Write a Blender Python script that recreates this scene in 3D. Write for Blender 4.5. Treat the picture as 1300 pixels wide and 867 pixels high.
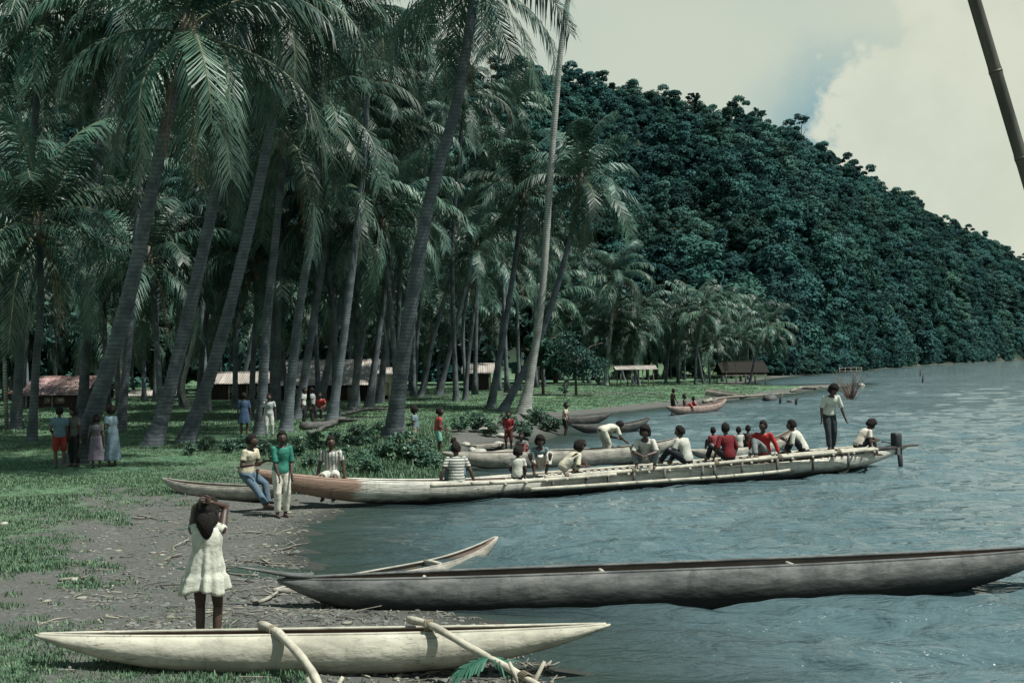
import bpy, math, random
import numpy as np
from mathutils import Vector, Matrix, Quaternion
R = math.radians
for o in list(bpy.data.objects): bpy.data.objects.remove(o)
scene = bpy.context.scene
C = scene.collection
rng = np.random.default_rng(7)
random.seed(7)

# ------------------------------------------------------------------ camera
F = 1500.0                      # focal length in photo pixels (1300 wide)
CAMH = 3.0
PITCH = math.atan(22.8 / F)
ROLL = 0.010
_f = np.array([0, math.cos(PITCH), math.sin(PITCH)])
_r0 = np.array([1.0, 0, 0]); _u0 = np.cross(_r0, _f)
_r = _r0 * math.cos(ROLL) - _u0 * math.sin(ROLL)
_u = _u0 * math.cos(ROLL) + _r0 * math.sin(ROLL)
cam_d = bpy.data.cameras.new('camera'); cam = bpy.data.objects.new('camera', cam_d); C.objects.link(cam)
cam_d.sensor_width = 36; cam_d.lens = F * 36 / 1300; cam_d.clip_start = 0.1; cam_d.clip_end = 6000
m = Matrix(((_r[0], _u[0], -_f[0], 0), (_r[1], _u[1], -_f[1], 0), (_r[2], _u[2], -_f[2], CAMH), (0, 0, 0, 1)))
cam.matrix_world = m
scene.camera = cam

def ray(px, py):
    return _f * F + _r * (px - 650) - _u * (py - 433.5)
def at(px, py, Y):              # point at depth Y seen at that place
    d = ray(px, py); t = Y / d[1]
    return np.array([d[0] * t, Y, CAMH + d[2] * t])
def on_z(px, py, z=0.0):
    d = ray(px, py); t = (z - CAMH) / d[2]
    return np.array([d[0] * t, d[1] * t, z])

# ------------------------------------------------------------------ light, sky, exposure
SUN_AZ, SUN_EL = R(107), R(64)            # azimuth measured from +Y clockwise (towards +X): behind the camera, to the right
sun_dir = Vector((math.sin(SUN_AZ) * math.cos(SUN_EL), math.cos(SUN_AZ) * math.cos(SUN_EL), math.sin(SUN_EL)))
sl = bpy.data.lights.new('sun', 'SUN'); sl.energy = 5.0; sl.angle = R(0.6); sl.color = (1.0, 0.975, 0.89)
so = bpy.data.objects.new('sun', sl); C.objects.link(so); so.rotation_euler = sun_dir.to_track_quat('Z', 'Y').to_euler()
so.location = (0, -20, 60)
w = bpy.data.worlds.new('World'); scene.world = w; w.use_nodes = True
def N(nt, t, **kw):
    n = nt.nodes.new(t)
    for k, v in kw.items():
        if k.startswith('i_'):
            key = k[2:]; key = int(key) if key.isdigit() else key.replace('_', ' ')
            n.inputs[key].default_value = v
        else: setattr(n, k, v)
    return n
def lk(nt, a, b): nt.links.new(a, b)
def math_(nt, op, a, b=None, clamp=False):
    n = nt.nodes.new('ShaderNodeMath'); n.operation = op; n.use_clamp = clamp
    for i, v in enumerate((a, b)):
        if v is None: continue
        if isinstance(v, (int, float)): n.inputs[i].default_value = v
        else: nt.links.new(v, n.inputs[i])
    return n.outputs[0]
def mixc(nt, fac, a, b):
    n = nt.nodes.new('ShaderNodeMix'); n.data_type = 'RGBA'
    for i, v in ((0, fac), (6, a), (7, b)):
        if isinstance(v, (int, float, tuple)): n.inputs[i].default_value = (tuple(v) + (1,))[:4] if isinstance(v, tuple) else v
        else: nt.links.new(v, n.inputs[i])
    return n.outputs[2]
def mrange(nt, v, a, b, c=0.0, d=1.0):
    n = N(nt, 'ShaderNodeMapRange'); n.interpolation_type = 'SMOOTHSTEP'
    nt.links.new(v, n.inputs[0])
    for i, x in enumerate((a, b, c, d)): n.inputs[i + 1].default_value = x
    return n.outputs[0]
SKY_STRENGTH = 0.063
def make_world():
    nt = w.node_tree; nt.nodes.clear()
    sky = N(nt, 'ShaderNodeTexSky', sky_type='NISHITA', sun_disc=False, sun_elevation=SUN_EL, sun_rotation=SUN_AZ)
    tc = N(nt, 'ShaderNodeTexCoord'); d = tc.outputs['Generated']
    sep = N(nt, 'ShaderNodeSeparateXYZ'); lk(nt, d, sep.inputs[0])
    n1 = N(nt, 'ShaderNodeTexNoise', i_Scale=3.2, i_Detail=5.0, i_Roughness=0.55); lk(nt, d, n1.inputs['Vector'])
    n2 = N(nt, 'ShaderNodeTexNoise', i_Scale=14.0, i_Detail=7.0, i_Roughness=0.6); lk(nt, d, n2.inputs['Vector'])
    # high thin veil, thinner towards the zenith
    veil = math_(nt, 'MULTIPLY', mrange(nt, n1.outputs[0], 0.25, 0.55, 0.80, 1.0), mrange(nt, sep.outputs[2], 0.26, 0.55, 1.0, 0.05))
    # cumulus bank standing over the far end of the lake, and its like elsewhere round the sky
    def blob(c, r0, r1, amp):
        v = N(nt, 'ShaderNodeVectorMath', operation='DISTANCE', i_1=c); lk(nt, d, v.inputs[0])
        x = math_(nt, 'ADD', v.outputs['Value'], math_(nt, 'MULTIPLY', math_(nt, 'SUBTRACT', n2.outputs[0], 0.5), amp))
        return mrange(nt, x, r0, r1, 1.0, 0.0)
    cu = blob((0.430, 0.885, 0.150), 0.172, 0.190, 0.16)
    cu = math_(nt, 'MAXIMUM', cu, blob((0.56, 0.82, 0.245), 0.120, 0.145, 0.13))
    cu = math_(nt, 'MAXIMUM', cu, blob((-0.75, -0.5, 0.30), 0.30, 0.34, 0.22))
    cu = math_(nt, 'MAXIMUM', cu, blob((0.85, 0.1, 0.25), 0.25, 0.29, 0.20))
    cu = math_(nt, 'MAXIMUM', cu, blob((0.1, -0.95, 0.25), 0.30, 0.34, 0.20))
    gap = blob((0.295, 0.95, 0.135), 0.05, 0.145, 0.07)
    veil = math_(nt, 'MULTIPLY', veil, math_(nt, 'SUBTRACT', 1.0, math_(nt, 'MULTIPLY', gap, 0.85)))
    vc = (5.2, 5.75, 4.85)
    tone = mixc(nt, mrange(nt, n2.outputs[0], 0.35, 0.7), (6.2, 6.45, 5.35), (5.6, 5.95, 4.85))
    blue = mixc(nt, 0.88, sky.outputs[0], (1.45, 3.25, 3.75))
    c = mixc(nt, veil, blue, vc)
    c = mixc(nt, math_(nt, 'MULTIPLY', cu, 0.93), c, tone)
    bg = N(nt, 'ShaderNodeBackground', i_Strength=SKY_STRENGTH); lk(nt, c, bg.inputs[0])
    out = N(nt, 'ShaderNodeOutputWorld'); lk(nt, bg.outputs[0], out.inputs[0])
make_world()
vs = scene.view_settings; vs.view_transform = 'Standard'; vs.look = 'None'; vs.exposure = 0.82; vs.gamma = 1.0; vs.use_curve_mapping = False
scene.cycles.max_bounces = 6; scene.cycles.diffuse_bounces = 2; scene.cycles.transparent_max_bounces = 8
scene.cycles.use_denoising = True; scene.cycles.sample_clamp_direct = 1.0; scene.cycles.sample_clamp_indirect = 4

# ------------------------------------------------------------------ materials
MATS = {}
def pbr(name, c1, c2=None, scale=6.0, rough=0.7, spec=0.3, bump=0.0, bscale=30.0, detail=5.0, stretch=None, rand=0.0, trans=0.0, bdist=0.02, extra=None):
    if name in MATS: return MATS[name]
    mt = bpy.data.materials.new(name); mt.use_nodes = True; nt = mt.node_tree; nt.nodes.clear()
    out = N(nt, 'ShaderNodeOutputMaterial'); b = N(nt, 'ShaderNodeBsdfPrincipled', i_Roughness=rough)
    b.inputs['Specular IOR Level'].default_value = spec
    tc = N(nt, 'ShaderNodeTexCoord'); co = tc.outputs['Object']
    if stretch:
        mp = N(nt, 'ShaderNodeMapping', i_Scale=stretch); lk(nt, co, mp.inputs[0]); co = mp.outputs[0]
    col = None
    if c2 is not None:
        n = N(nt, 'ShaderNodeTexNoise', i_Scale=scale, i_Detail=detail, i_Roughness=0.6); lk(nt, co, n.inputs['Vector'])
        col = mixc(nt, mrange(nt, n.outputs[0], 0.32, 0.68), tuple(c1), tuple(c2))
    if extra: col = extra(nt, tc, co, col, b)
    if rand:
        oi = N(nt, 'ShaderNodeObjectInfo')
        hs = N(nt, 'ShaderNodeHueSaturation')
        lk(nt, mrange(nt, oi.outputs['Random'], 0, 1, 1 - rand, 1 + rand), hs.inputs['Value'])
        r2 = math_(nt, 'FRACT', math_(nt, 'MULTIPLY', oi.outputs['Random'], 37.7))
        lk(nt, mrange(nt, r2, 0, 1, 0.5 - rand * 0.06, 0.5 + rand * 0.04), hs.inputs['Hue'])
        if col is None: hs.inputs['Color'].default_value = tuple(c1) + (1,)
        else: lk(nt, col, hs.inputs['Color'])
        col = hs.outputs[0]
    if col is None: b.inputs['Base Color'].default_value = tuple(c1) + (1,)
    else: lk(nt, col, b.inputs['Base Color'])
    if bump:
        n = N(nt, 'ShaderNodeTexNoise', i_Scale=bscale, i_Detail=4.0); lk(nt, co, n.inputs['Vector'])
        bp = N(nt, 'ShaderNodeBump', i_Strength=bump, i_Distance=bdist); lk(nt, n.outputs[0], bp.inputs['Height']); lk(nt, bp.outputs[0], b.inputs['Normal'])
    sh = b.outputs[0]
    if trans:
        t = N(nt, 'ShaderNodeBsdfTranslucent')
        if col is None: t.inputs[0].default_value = tuple(c1) + (1,)
        else: lk(nt, col, t.inputs[0])
        mx = N(nt, 'ShaderNodeMixShader', i_0=trans); lk(nt, sh, mx.inputs[1]); lk(nt, t.outputs[0], mx.inputs[2]); sh = mx.outputs[0]
    lk(nt, sh, out.inputs[0])
    MATS[name] = mt
    return mt

# ------------------------------------------------------------------ mesh building
class MB:
    def __init__(s): s.v = []; s.f = []; s.m = []; s.n = 0
    def add(s, verts, faces, mat=0):
        verts = np.asarray(verts, float).reshape(-1, 3)
        s.v.append(verts); o = s.n
        for f in faces: s.f.append(tuple(int(i) + o for i in f)); s.m.append(mat)
        s.n += len(verts)
    def tube(s, pts, rad, n=8, mat=0, cap=True, rnd=False, sq=1.0):
        pts = [np.asarray(p, float) for p in pts]; k = len(pts)
        if np.isscalar(rad): rad = [rad] * k
        if rnd:
            d0 = pts[0] - pts[1]; d0 /= np.linalg.norm(d0) + 1e-9; d1 = pts[-1] - pts[-2]; d1 /= np.linalg.norm(d1) + 1e-9
            pre = [(pts[0] + d0 * rad[0] * a, rad[0] * b) for a, b in ((0.95, 0.3), (0.7, 0.71))]
            post = [(pts[-1] + d1 * rad[-1] * a, rad[-1] * b) for a, b in ((0.7, 0.71), (0.95, 0.3))]
            pts = [p for p, _ in pre] + pts + [p for p, _ in post]; rad = [r for _, r in pre] + list(rad) + [r for _, r in post]; k = len(pts)
        vs_ = []; ref = None
        for i in range(k):
            t = pts[min(i + 1, k - 1)] - pts[max(i - 1, 0)]; t = t / (np.linalg.norm(t) + 1e-9)
            if ref is None:
                ref = np.cross(t, [0, 0, 1.0]) if abs(t[2]) < 0.9 else np.cross(t, [0, 1.0, 0])
            ref = ref - t * np.dot(ref, t); ref /= np.linalg.norm(ref) + 1e-9
            b = np.cross(t, ref)
            for j in range(n):
                a = 2 * math.pi * j / n
                vs_.append(pts[i] + rad[i] * (math.cos(a) * ref + math.sin(a) * b * sq))
        fs = [(i * n + j, i * n + (j + 1) % n, (i + 1) * n + (j + 1) % n, (i + 1) * n + j) for i in range(k - 1) for j in range(n)]
        if cap: fs.append(tuple(range(n - 1, -1, -1))); fs.append(tuple((k - 1) * n + j for j in range(n)))
        s.add(vs_, fs, mat)
    def ring_loft(s, rings, mat=0, cap=True):
        n = len(rings[0]); k = len(rings)
        vs_ = np.concatenate([np.asarray(r) for r in rings])
        fs = [(i * n + j, i * n + (j + 1) % n, (i + 1) * n + (j + 1) % n, (i + 1) * n + j) for i in range(k - 1) for j in range(n)]
        if cap: fs.append(tuple(range(n - 1, -1, -1))); fs.append(tuple((k - 1) * n + j for j in range(n)))
        s.add(vs_, fs, mat)
    def ell(s, c, r, rot=None, nu=12, nv=8, mat=0, fn=None):
        c = np.asarray(c, float); vs_ = []
        for i in range(1, nv):
            th = math.pi * i / nv
            for j in range(nu):
                a = 2 * math.pi * j / nu
                vs_.append([math.sin(th) * math.cos(a), math.sin(th) * math.sin(a), math.cos(th)])
        vs_ += [[0, 0, 1], [0, 0, -1]]
        vs_ = np.array(vs_)
        if fn is not None: vs_ = fn(vs_)
        vs_ = vs_ * np.asarray(r)
        if rot is not None: vs_ = vs_ @ np.asarray(rot).T
        T, B = len(vs_) - 2, len(vs_) - 1
        fs = [(i * nu + j, (i + 1) * nu + j, (i + 1) * nu + (j + 1) % nu, i * nu + (j + 1) % nu) for i in range(nv - 2) for j in range(nu)]
        fs += [(T, j, (j + 1) % nu) for j in range(nu)] + [(B, (nv - 2) * nu + (j + 1) % nu, (nv - 2) * nu + j) for j in range(nu)]
        s.add(vs_ + c, fs, mat)
    def box(s, c, h, rot=None, mat=0):
        v = np.array([[x, y, z] for x in (-1, 1) for y in (-1, 1) for z in (-1, 1)], float) * np.asarray(h)
        if rot is not None: v = v @ np.asarray(rot).T
        s.add(v + np.asarray(c), [(0, 1, 3, 2), (4, 6, 7, 5), (0, 4, 5, 1), (2, 3, 7, 6), (0, 2, 6, 4), (1, 5, 7, 3)], mat)
    def beam(s, a, b, w_, h_, mat=0):
        a = np.asarray(a, float); b = np.asarray(b, float); t = b - a; L = np.linalg.norm(t); t /= L
        side = np.cross(t, [0, 0, 1.0]); side = side / np.linalg.norm(side) if np.linalg.norm(side) > 1e-6 else np.array([1.0, 0, 0])
        up = np.cross(side, t)
        s.box((a + b) / 2, (L / 2, w_ / 2, h_ / 2), np.stack([t, side, up], 1), mat)
    def mesh(s, name, mats, smooth=True):
        me = bpy.data.meshes.new(name)
        v = np.concatenate(s.v) if s.v else np.zeros((0, 3))
        me.from_pydata(v.tolist(), [], s.f)
        for mt in (mats if isinstance(mats, (list, tuple)) else [mats]): me.materials.append(mt)
        if len(set(s.m)) > 1: me.polygons.foreach_set('material_index', s.m)
        if smooth: me.polygons.foreach_set('use_smooth', [True] * len(me.polygons))
        me.update(); return me
    def build(s, name, mats, parent=None, smooth=True, loc=None):
        return link(name, s.mesh(name, mats, smooth), parent, loc)
def link(name, me, parent=None, loc=None, rz=0, sc=None):
    o = bpy.data.objects.new(name, me); C.objects.link(o)
    if parent is not None: o.parent = parent
    if loc is not None: o.location = tuple(loc)
    if rz: o.rotation_euler.z = rz
    if sc is not None: o.scale = (sc, sc, sc) if np.isscalar(sc) else sc
    return o
def empty(name, loc=(0, 0, 0), rz=0):
    o = bpy.data.objects.new(name, None); C.objects.link(o); o.location = tuple(loc); o.rotation_euler.z = rz
    o.empty_display_size = 0.3; return o
def tag(o, label=None, cat=None, group=None, kind=None):
    for k, v in (('label', label), ('category', cat), ('group', group), ('kind', kind)):
        if v: o[k] = v
    return o
def quads_mesh(name, V, mat, k=4):      # V: (n, k, 3) loose polygons, fast
    V = np.asarray(V, float); n = len(V); me = bpy.data.meshes.new(name)
    me.vertices.add(n * k); me.vertices.foreach_set('co', V.reshape(-1))
    me.loops.add(n * k); me.loops.foreach_set('vertex_index', np.arange(n * k, dtype=np.int32))
    me.polygons.add(n); me.polygons.foreach_set('loop_start', np.arange(n, dtype=np.int32) * k); me.polygons.foreach_set('loop_total', np.full(n, k, dtype=np.int32))
    me.materials.append(mat); me.update(calc_edges=True); return me
def grid_mesh(name, V, mat, smooth=True):  # V: (a, b, 3)
    a, b = V.shape[:2]; idx = np.arange(a * b).reshape(a, b)
    q = np.stack([idx[:-1, :-1], idx[:-1, 1:], idx[1:, 1:], idx[1:, :-1]], -1).reshape(-1, 4)
    me = bpy.data.meshes.new(name); me.vertices.add(a * b); me.vertices.foreach_set('co', V.reshape(-1))
    me.loops.add(q.size); me.loops.foreach_set('vertex_index', q.reshape(-1).astype(np.int32))
    n = len(q); me.polygons.add(n); me.polygons.foreach_set('loop_start', np.arange(n, dtype=np.int32) * 4); me.polygons.foreach_set('loop_total', np.full(n, 4, dtype=np.int32))
    me.polygons.foreach_set('use_smooth', np.ones(n, bool)); me.materials.append(mat); me.update(calc_edges=True); return me
def vattr(me, name, arr):
    a = me.attributes.new(name, 'FLOAT', 'POINT'); a.data.foreach_set('value', np.asarray(arr, np.float32).reshape(-1))
def vnoise(x, y, seed=0):
    x = np.asarray(x, float); y = np.asarray(y, float); xi = np.floor(x); yi = np.floor(y); fx = x - xi; fy = y - yi
    fx = fx * fx * (3 - 2 * fx); fy = fy * fy * (3 - 2 * fy)
    def h(a, b):
        v = np.sin(a * 127.1 + b * 311.7 + seed * 74.7) * 43758.5453; return v - np.floor(v)
    return (h(xi, yi) * (1 - fx) + h(xi + 1, yi) * fx) * (1 - fy) + (h(xi, yi + 1) * (1 - fx) + h(xi + 1, yi + 1) * fx) * fy - 0.5
def fbm(x, y, seed=0, o=4):
    s_ = 0; a = 1.0
    for i in range(o): s_ = s_ + a * vnoise(x * 2 ** i, y * 2 ** i, seed + i); a *= 0.5
    return s_
def sstep(x, a, b):
    t = np.clip((x - a) / (b - a), 0, 1); return t * t * (3 - 2 * t)
def rotz(a): return np.array([[math.cos(a), -math.sin(a), 0], [math.sin(a), math.cos(a), 0], [0, 0, 1]])
def rotx(a): return np.array([[1, 0, 0], [0, math.cos(a), -math.sin(a)], [0, math.sin(a), math.cos(a)]])
def roty(a): return np.array([[math.cos(a), 0, math.sin(a)], [0, 1, 0], [-math.sin(a), 0, math.cos(a)]])
def bez(pts, n):                        # smooth curve through points (Catmull-Rom)
    P = [np.asarray(p, float) for p in pts]; P = [2 * P[0] - P[1]] + P + [2 * P[-1] - P[-2]]; out = []
    k = len(P) - 3
    for i in range(n):
        u = i / (n - 1) * k; s_ = min(int(u), k - 1); t = u - s_; a, b, c, d = P[s_:s_ + 4]
        out.append(0.5 * ((2 * b) + (-a + c) * t + (2 * a - 5 * b + 4 * c - d) * t * t + (-a + 3 * b - 3 * c + d) * t ** 3))
    return out

# ------------------------------------------------------------------ terrain
SH_PX = [(720, 867), (665, 812), (620, 786), (540, 768), (430, 752), (398, 722), (386, 696), (398, 670), (430, 652), (500, 634), (560, 612), (588, 594),
         (604, 578), (628, 570), (662, 564), (700, 556), (718, 549), (716, 541), (698, 535), (700, 531), (760, 526), (820, 520), (900, 511), (980, 503), (1040, 495), (1094, 487),
         (1046, 488), (995, 490), (958, 489), (940, 487), (976, 481), (1010, 477.5), (1100, 470), (1200, 462.5), (1300, 457.2), (1420, 454.2)]
LAND = [(1.6, -40), (1.6, 3), (1.0, 8)] + [tuple(on_z(*p)[:2]) for p in SH_PX] + [(900, 1000), (1300, 1200), (1300, 2500), (-1500, 2500), (-1500, -40)]
LAND = np.array(LAND)
def shore_d(X, Y):                      # signed distance, + on land
    X = np.asarray(X, float); Y = np.asarray(Y, float)
    best = np.full(X.shape, 1e9); ins = np.zeros(X.shape, bool)
    A = LAND; B = np.roll(LAND, -1, 0)
    for (ax, ay), (bx, by) in zip(A, B):
        dx, dy = bx - ax, by - ay; t = np.clip(((X - ax) * dx + (Y - ay) * dy) / (dx * dx + dy * dy + 1e-12), 0, 1)
        best = np.minimum(best, (X - ax - t * dx) ** 2 + (Y - ay - t * dy) ** 2)
        c = (ay > Y) != (by > Y)
        with np.errstate(divide='ignore', invalid='ignore'):
            ins ^= c & (X < dx * (Y - ay) / (dy if dy else 1e-12) + ax)
    d = np.sqrt(best); return np.where(ins, d, -d)
RX = [-700, -200, 0, 200, 400, 620, 700, 800, 870, 960, 1020, 1080, 1150, 1200, 1260, 1300, 1400, 1550, 1750]
RY = [70, 55, 38, 45, 60, 86, 92, 100, 126, 148, 180, 215, 250, 281, 305, 325, 372, 425, 443]
RD = [300, 320, 330, 340, 350, 360, 375, 400, 420, 450, 480, 530, 600, 650, 710, 760, 870, 1000, 1150]
FD = [120, 125, 128, 132, 140, 152, 158, 168, 172, 182, 197, 235, 325, 405, 500, 575, 690, 830, 1050]
def hill_z(X, Y):
    X = np.asarray(X, float); Y = np.maximum(np.asarray(Y, float), 1.0)
    px = X / Y * F + 650
    yh = 456.3 - (px - 650) * ROLL
    rd = np.interp(px, RX, RD); fd = np.interp(px, RX, FD)
    rh = CAMH + (yh - np.interp(px, RX, RY)) / F * rd - np.interp(px, [600, 800, 960, 1150, 1300], [9.5, 9.5, 9.0, 8.5, 10.0])
    t = (Y - fd) / (rd - fd)
    tt = np.clip(t, 0, 1)
    prof = np.where(t < 1, 0.72 * tt + 0.28 * np.sin(tt * math.pi / 2), 1 - 0.18 * np.clip(t - 1, 0, 3))
    gul = 1 + 0.08 * fbm(px / 55.0, Y / 90.0, 3, 3) * np.sin(tt * math.pi)
    return np.where(t > 0, np.maximum(rh, 2) * prof * gul, 0.0)
def terr(X, Y):
    X = np.asarray(X, float); Y = np.asarray(Y, float)
    d = shore_d(X, Y)
    steep = sstep(Y, 26, 30) * (1 - sstep(Y, 52, 58)) * sstep(X, -6, -3)      # the low bank behind the passenger canoe
    land = 0.36 * (1 - np.exp(-np.maximum(d, 0) / (9 - 7.6 * steep))) + 0.12 * steep * sstep(d, 0, 1.2)
    land = land + np.clip(d / 3, 0, 1) * 0.07 * fbm(X * 0.35, Y * 0.35, 1, 3) + np.clip(d / 1.0, 0, 1) * 0.028 * fbm(X * 1.9, Y * 1.9, 9, 3) * (Y < 70)
    wat = np.maximum(-0.10 * np.maximum(-d, 0) - 0.01, -3.0)
    return np.where(d > 0, land, wat) + np.where(d > 0, hill_z(X, Y) * sstep(d, 0.5, 14), 0)
def G(px, py, dz=0.0):                  # ground point seen at a photo position
    z = 0.2
    for _ in range(8):
        p = on_z(px, py, z); z = float(terr(p[0:1], p[1:2])[0])
    p[2] = z + dz; return p
def gz(x, y): return float(terr(np.array([x]), np.array([y]))[0])

def ground_extra(nt, tc, co, col, b):
    am = N(nt, 'ShaderNodeAttribute', attribute_name='mud'); aw = N(nt, 'ShaderNodeAttribute', attribute_name='wet'); af = N(nt, 'ShaderNodeAttribute', attribute_name='wood')
    n1 = N(nt, 'ShaderNodeTexNoise', i_Scale=0.9, i_Detail=8.0, i_Roughness=0.7); lk(nt, co, n1.inputs['Vector'])
    n2 = N(nt, 'ShaderNodeTexNoise', i_Scale=14.0, i_Detail=6.0, i_Roughness=0.7); lk(nt, co, n2.inputs['Vector'])
    n3 = N(nt, 'ShaderNodeTexNoise', i_Scale=0.16, i_Detail=5.0); lk(nt, co, n3.inputs['Vector'])
    vo = N(nt, 'ShaderNodeTexVoronoi', i_Scale=22.0); lk(nt, co, vo.inputs['Vector'])
    grass = mixc(nt, mrange(nt, n3.outputs[0], 0.35, 0.65), (0.048, 0.110, 0.066), (0.112, 0.180, 0.098))
    grass = mixc(nt, mrange(nt, n1.outputs[0], 0.4, 0.68, 0, 0.75), grass, (0.095, 0.130, 0.085))
    grass = mixc(nt, mrange(nt, n2.outputs[0], 0.3, 0.7, 0.0, 0.55), grass, (0.028, 0.068, 0.044))
    mud = mixc(nt, mrange(nt, n2.outputs[0], 0.35, 0.7), (0.050, 0.053, 0.050), (0.125, 0.128, 0.118))
    mud = mixc(nt, mrange(nt, n1.outputs[0], 0.42, 0.6), mud, (0.078, 0.080, 0.074))
    mud = mixc(nt, mrange(nt, vo.outputs['Distance'], 0.02, 0.16, 0.55, 0.0), mud, (0.15, 0.152, 0.14))
    x = math_(nt, 'ADD', am.outputs['Fac'], math_(nt, 'MULTIPLY', math_(nt, 'SUBTRACT', n1.outputs[0], 0.5), 1.7))
    c = mixc(nt, mrange(nt, x, 0.32, 0.62), grass, mud)
    c = mixc(nt, math_(nt, 'MULTIPLY', aw.outputs['Fac'], 0.8), c, (0.022, 0.027, 0.023))
    c = mixc(nt, af.outputs['Fac'], c, (0.014, 0.024, 0.016))
    h = math_(nt, 'ADD', math_(nt, 'MULTIPLY', n2.outputs[0], 1.0), math_(nt, 'MULTIPLY', n1.outputs[0], 2.0))
    bp = N(nt, 'ShaderNodeBump', i_Strength=0.9, i_Distance=0.05); lk(nt, h, bp.inputs['Height']); lk(nt, bp.outputs[0], b.inputs['Normal'])
    return c
def make_ground():
    mat = pbr('ground', (0.1, 0.1, 0.1), rough=0.95, spec=0.12, extra=ground_extra)
    Ys = np.concatenate([np.linspace(-38, 6, 12), np.geomspace(6.6, 62, 230), np.geomspace(63.5, 1500, 190)])
    tt = np.concatenate([np.linspace(-1.6, -0.5, 30), np.linspace(-0.49, 0.25, 270), np.linspace(0.26, 1.25, 70)])
    YY, TT = np.meshgrid(Ys, tt, indexing='ij'); XX = TT * np.maximum(YY, 18.0)
    # undo the fan near the camera so that the beach keeps small cells
    XX = TT * np.maximum(np.abs(YY), 16.0)
    ZZ = terr(XX, YY); d = shore_d(XX, YY)
    me = grid_mesh('ground', np.stack([XX, YY, ZZ], -1)[:, ::-1], mat)
    f = lambda a: a[:, ::-1]
    near = 1 - sstep(YY, 30, 45)
    mud = 1 - sstep(d, 1.6 + 1.4 * near, 4.0 + 2.4 * near + 0.0 * XX)
    mud = np.maximum(mud, 0.62 * np.exp(-((d - 4.5) / 3.0) ** 2) * near)
    # worn yard round the huts and the footpath along the grove
    path = np.exp(-((YY - 58 - 0.05 * XX) / 1.6) ** 2) * (XX < -3); path2 = np.exp(-((YY - 92) / 4.0) ** 2) * (XX < 12)
    mud = np.maximum(mud, 0.75 * path); mud = np.maximum(mud, 0.7 * path2)
    vattr(me, 'mud', f(np.clip(mud, 0, 1))); vattr(me, 'wet', f(1 - sstep(d, 0.05, 0.9)))
    vattr(me, 'wood', f(sstep(hill_z(XX, YY), 0.2, 3)))
    tag(link('ground', me), kind='structure')
make_ground()

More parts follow.
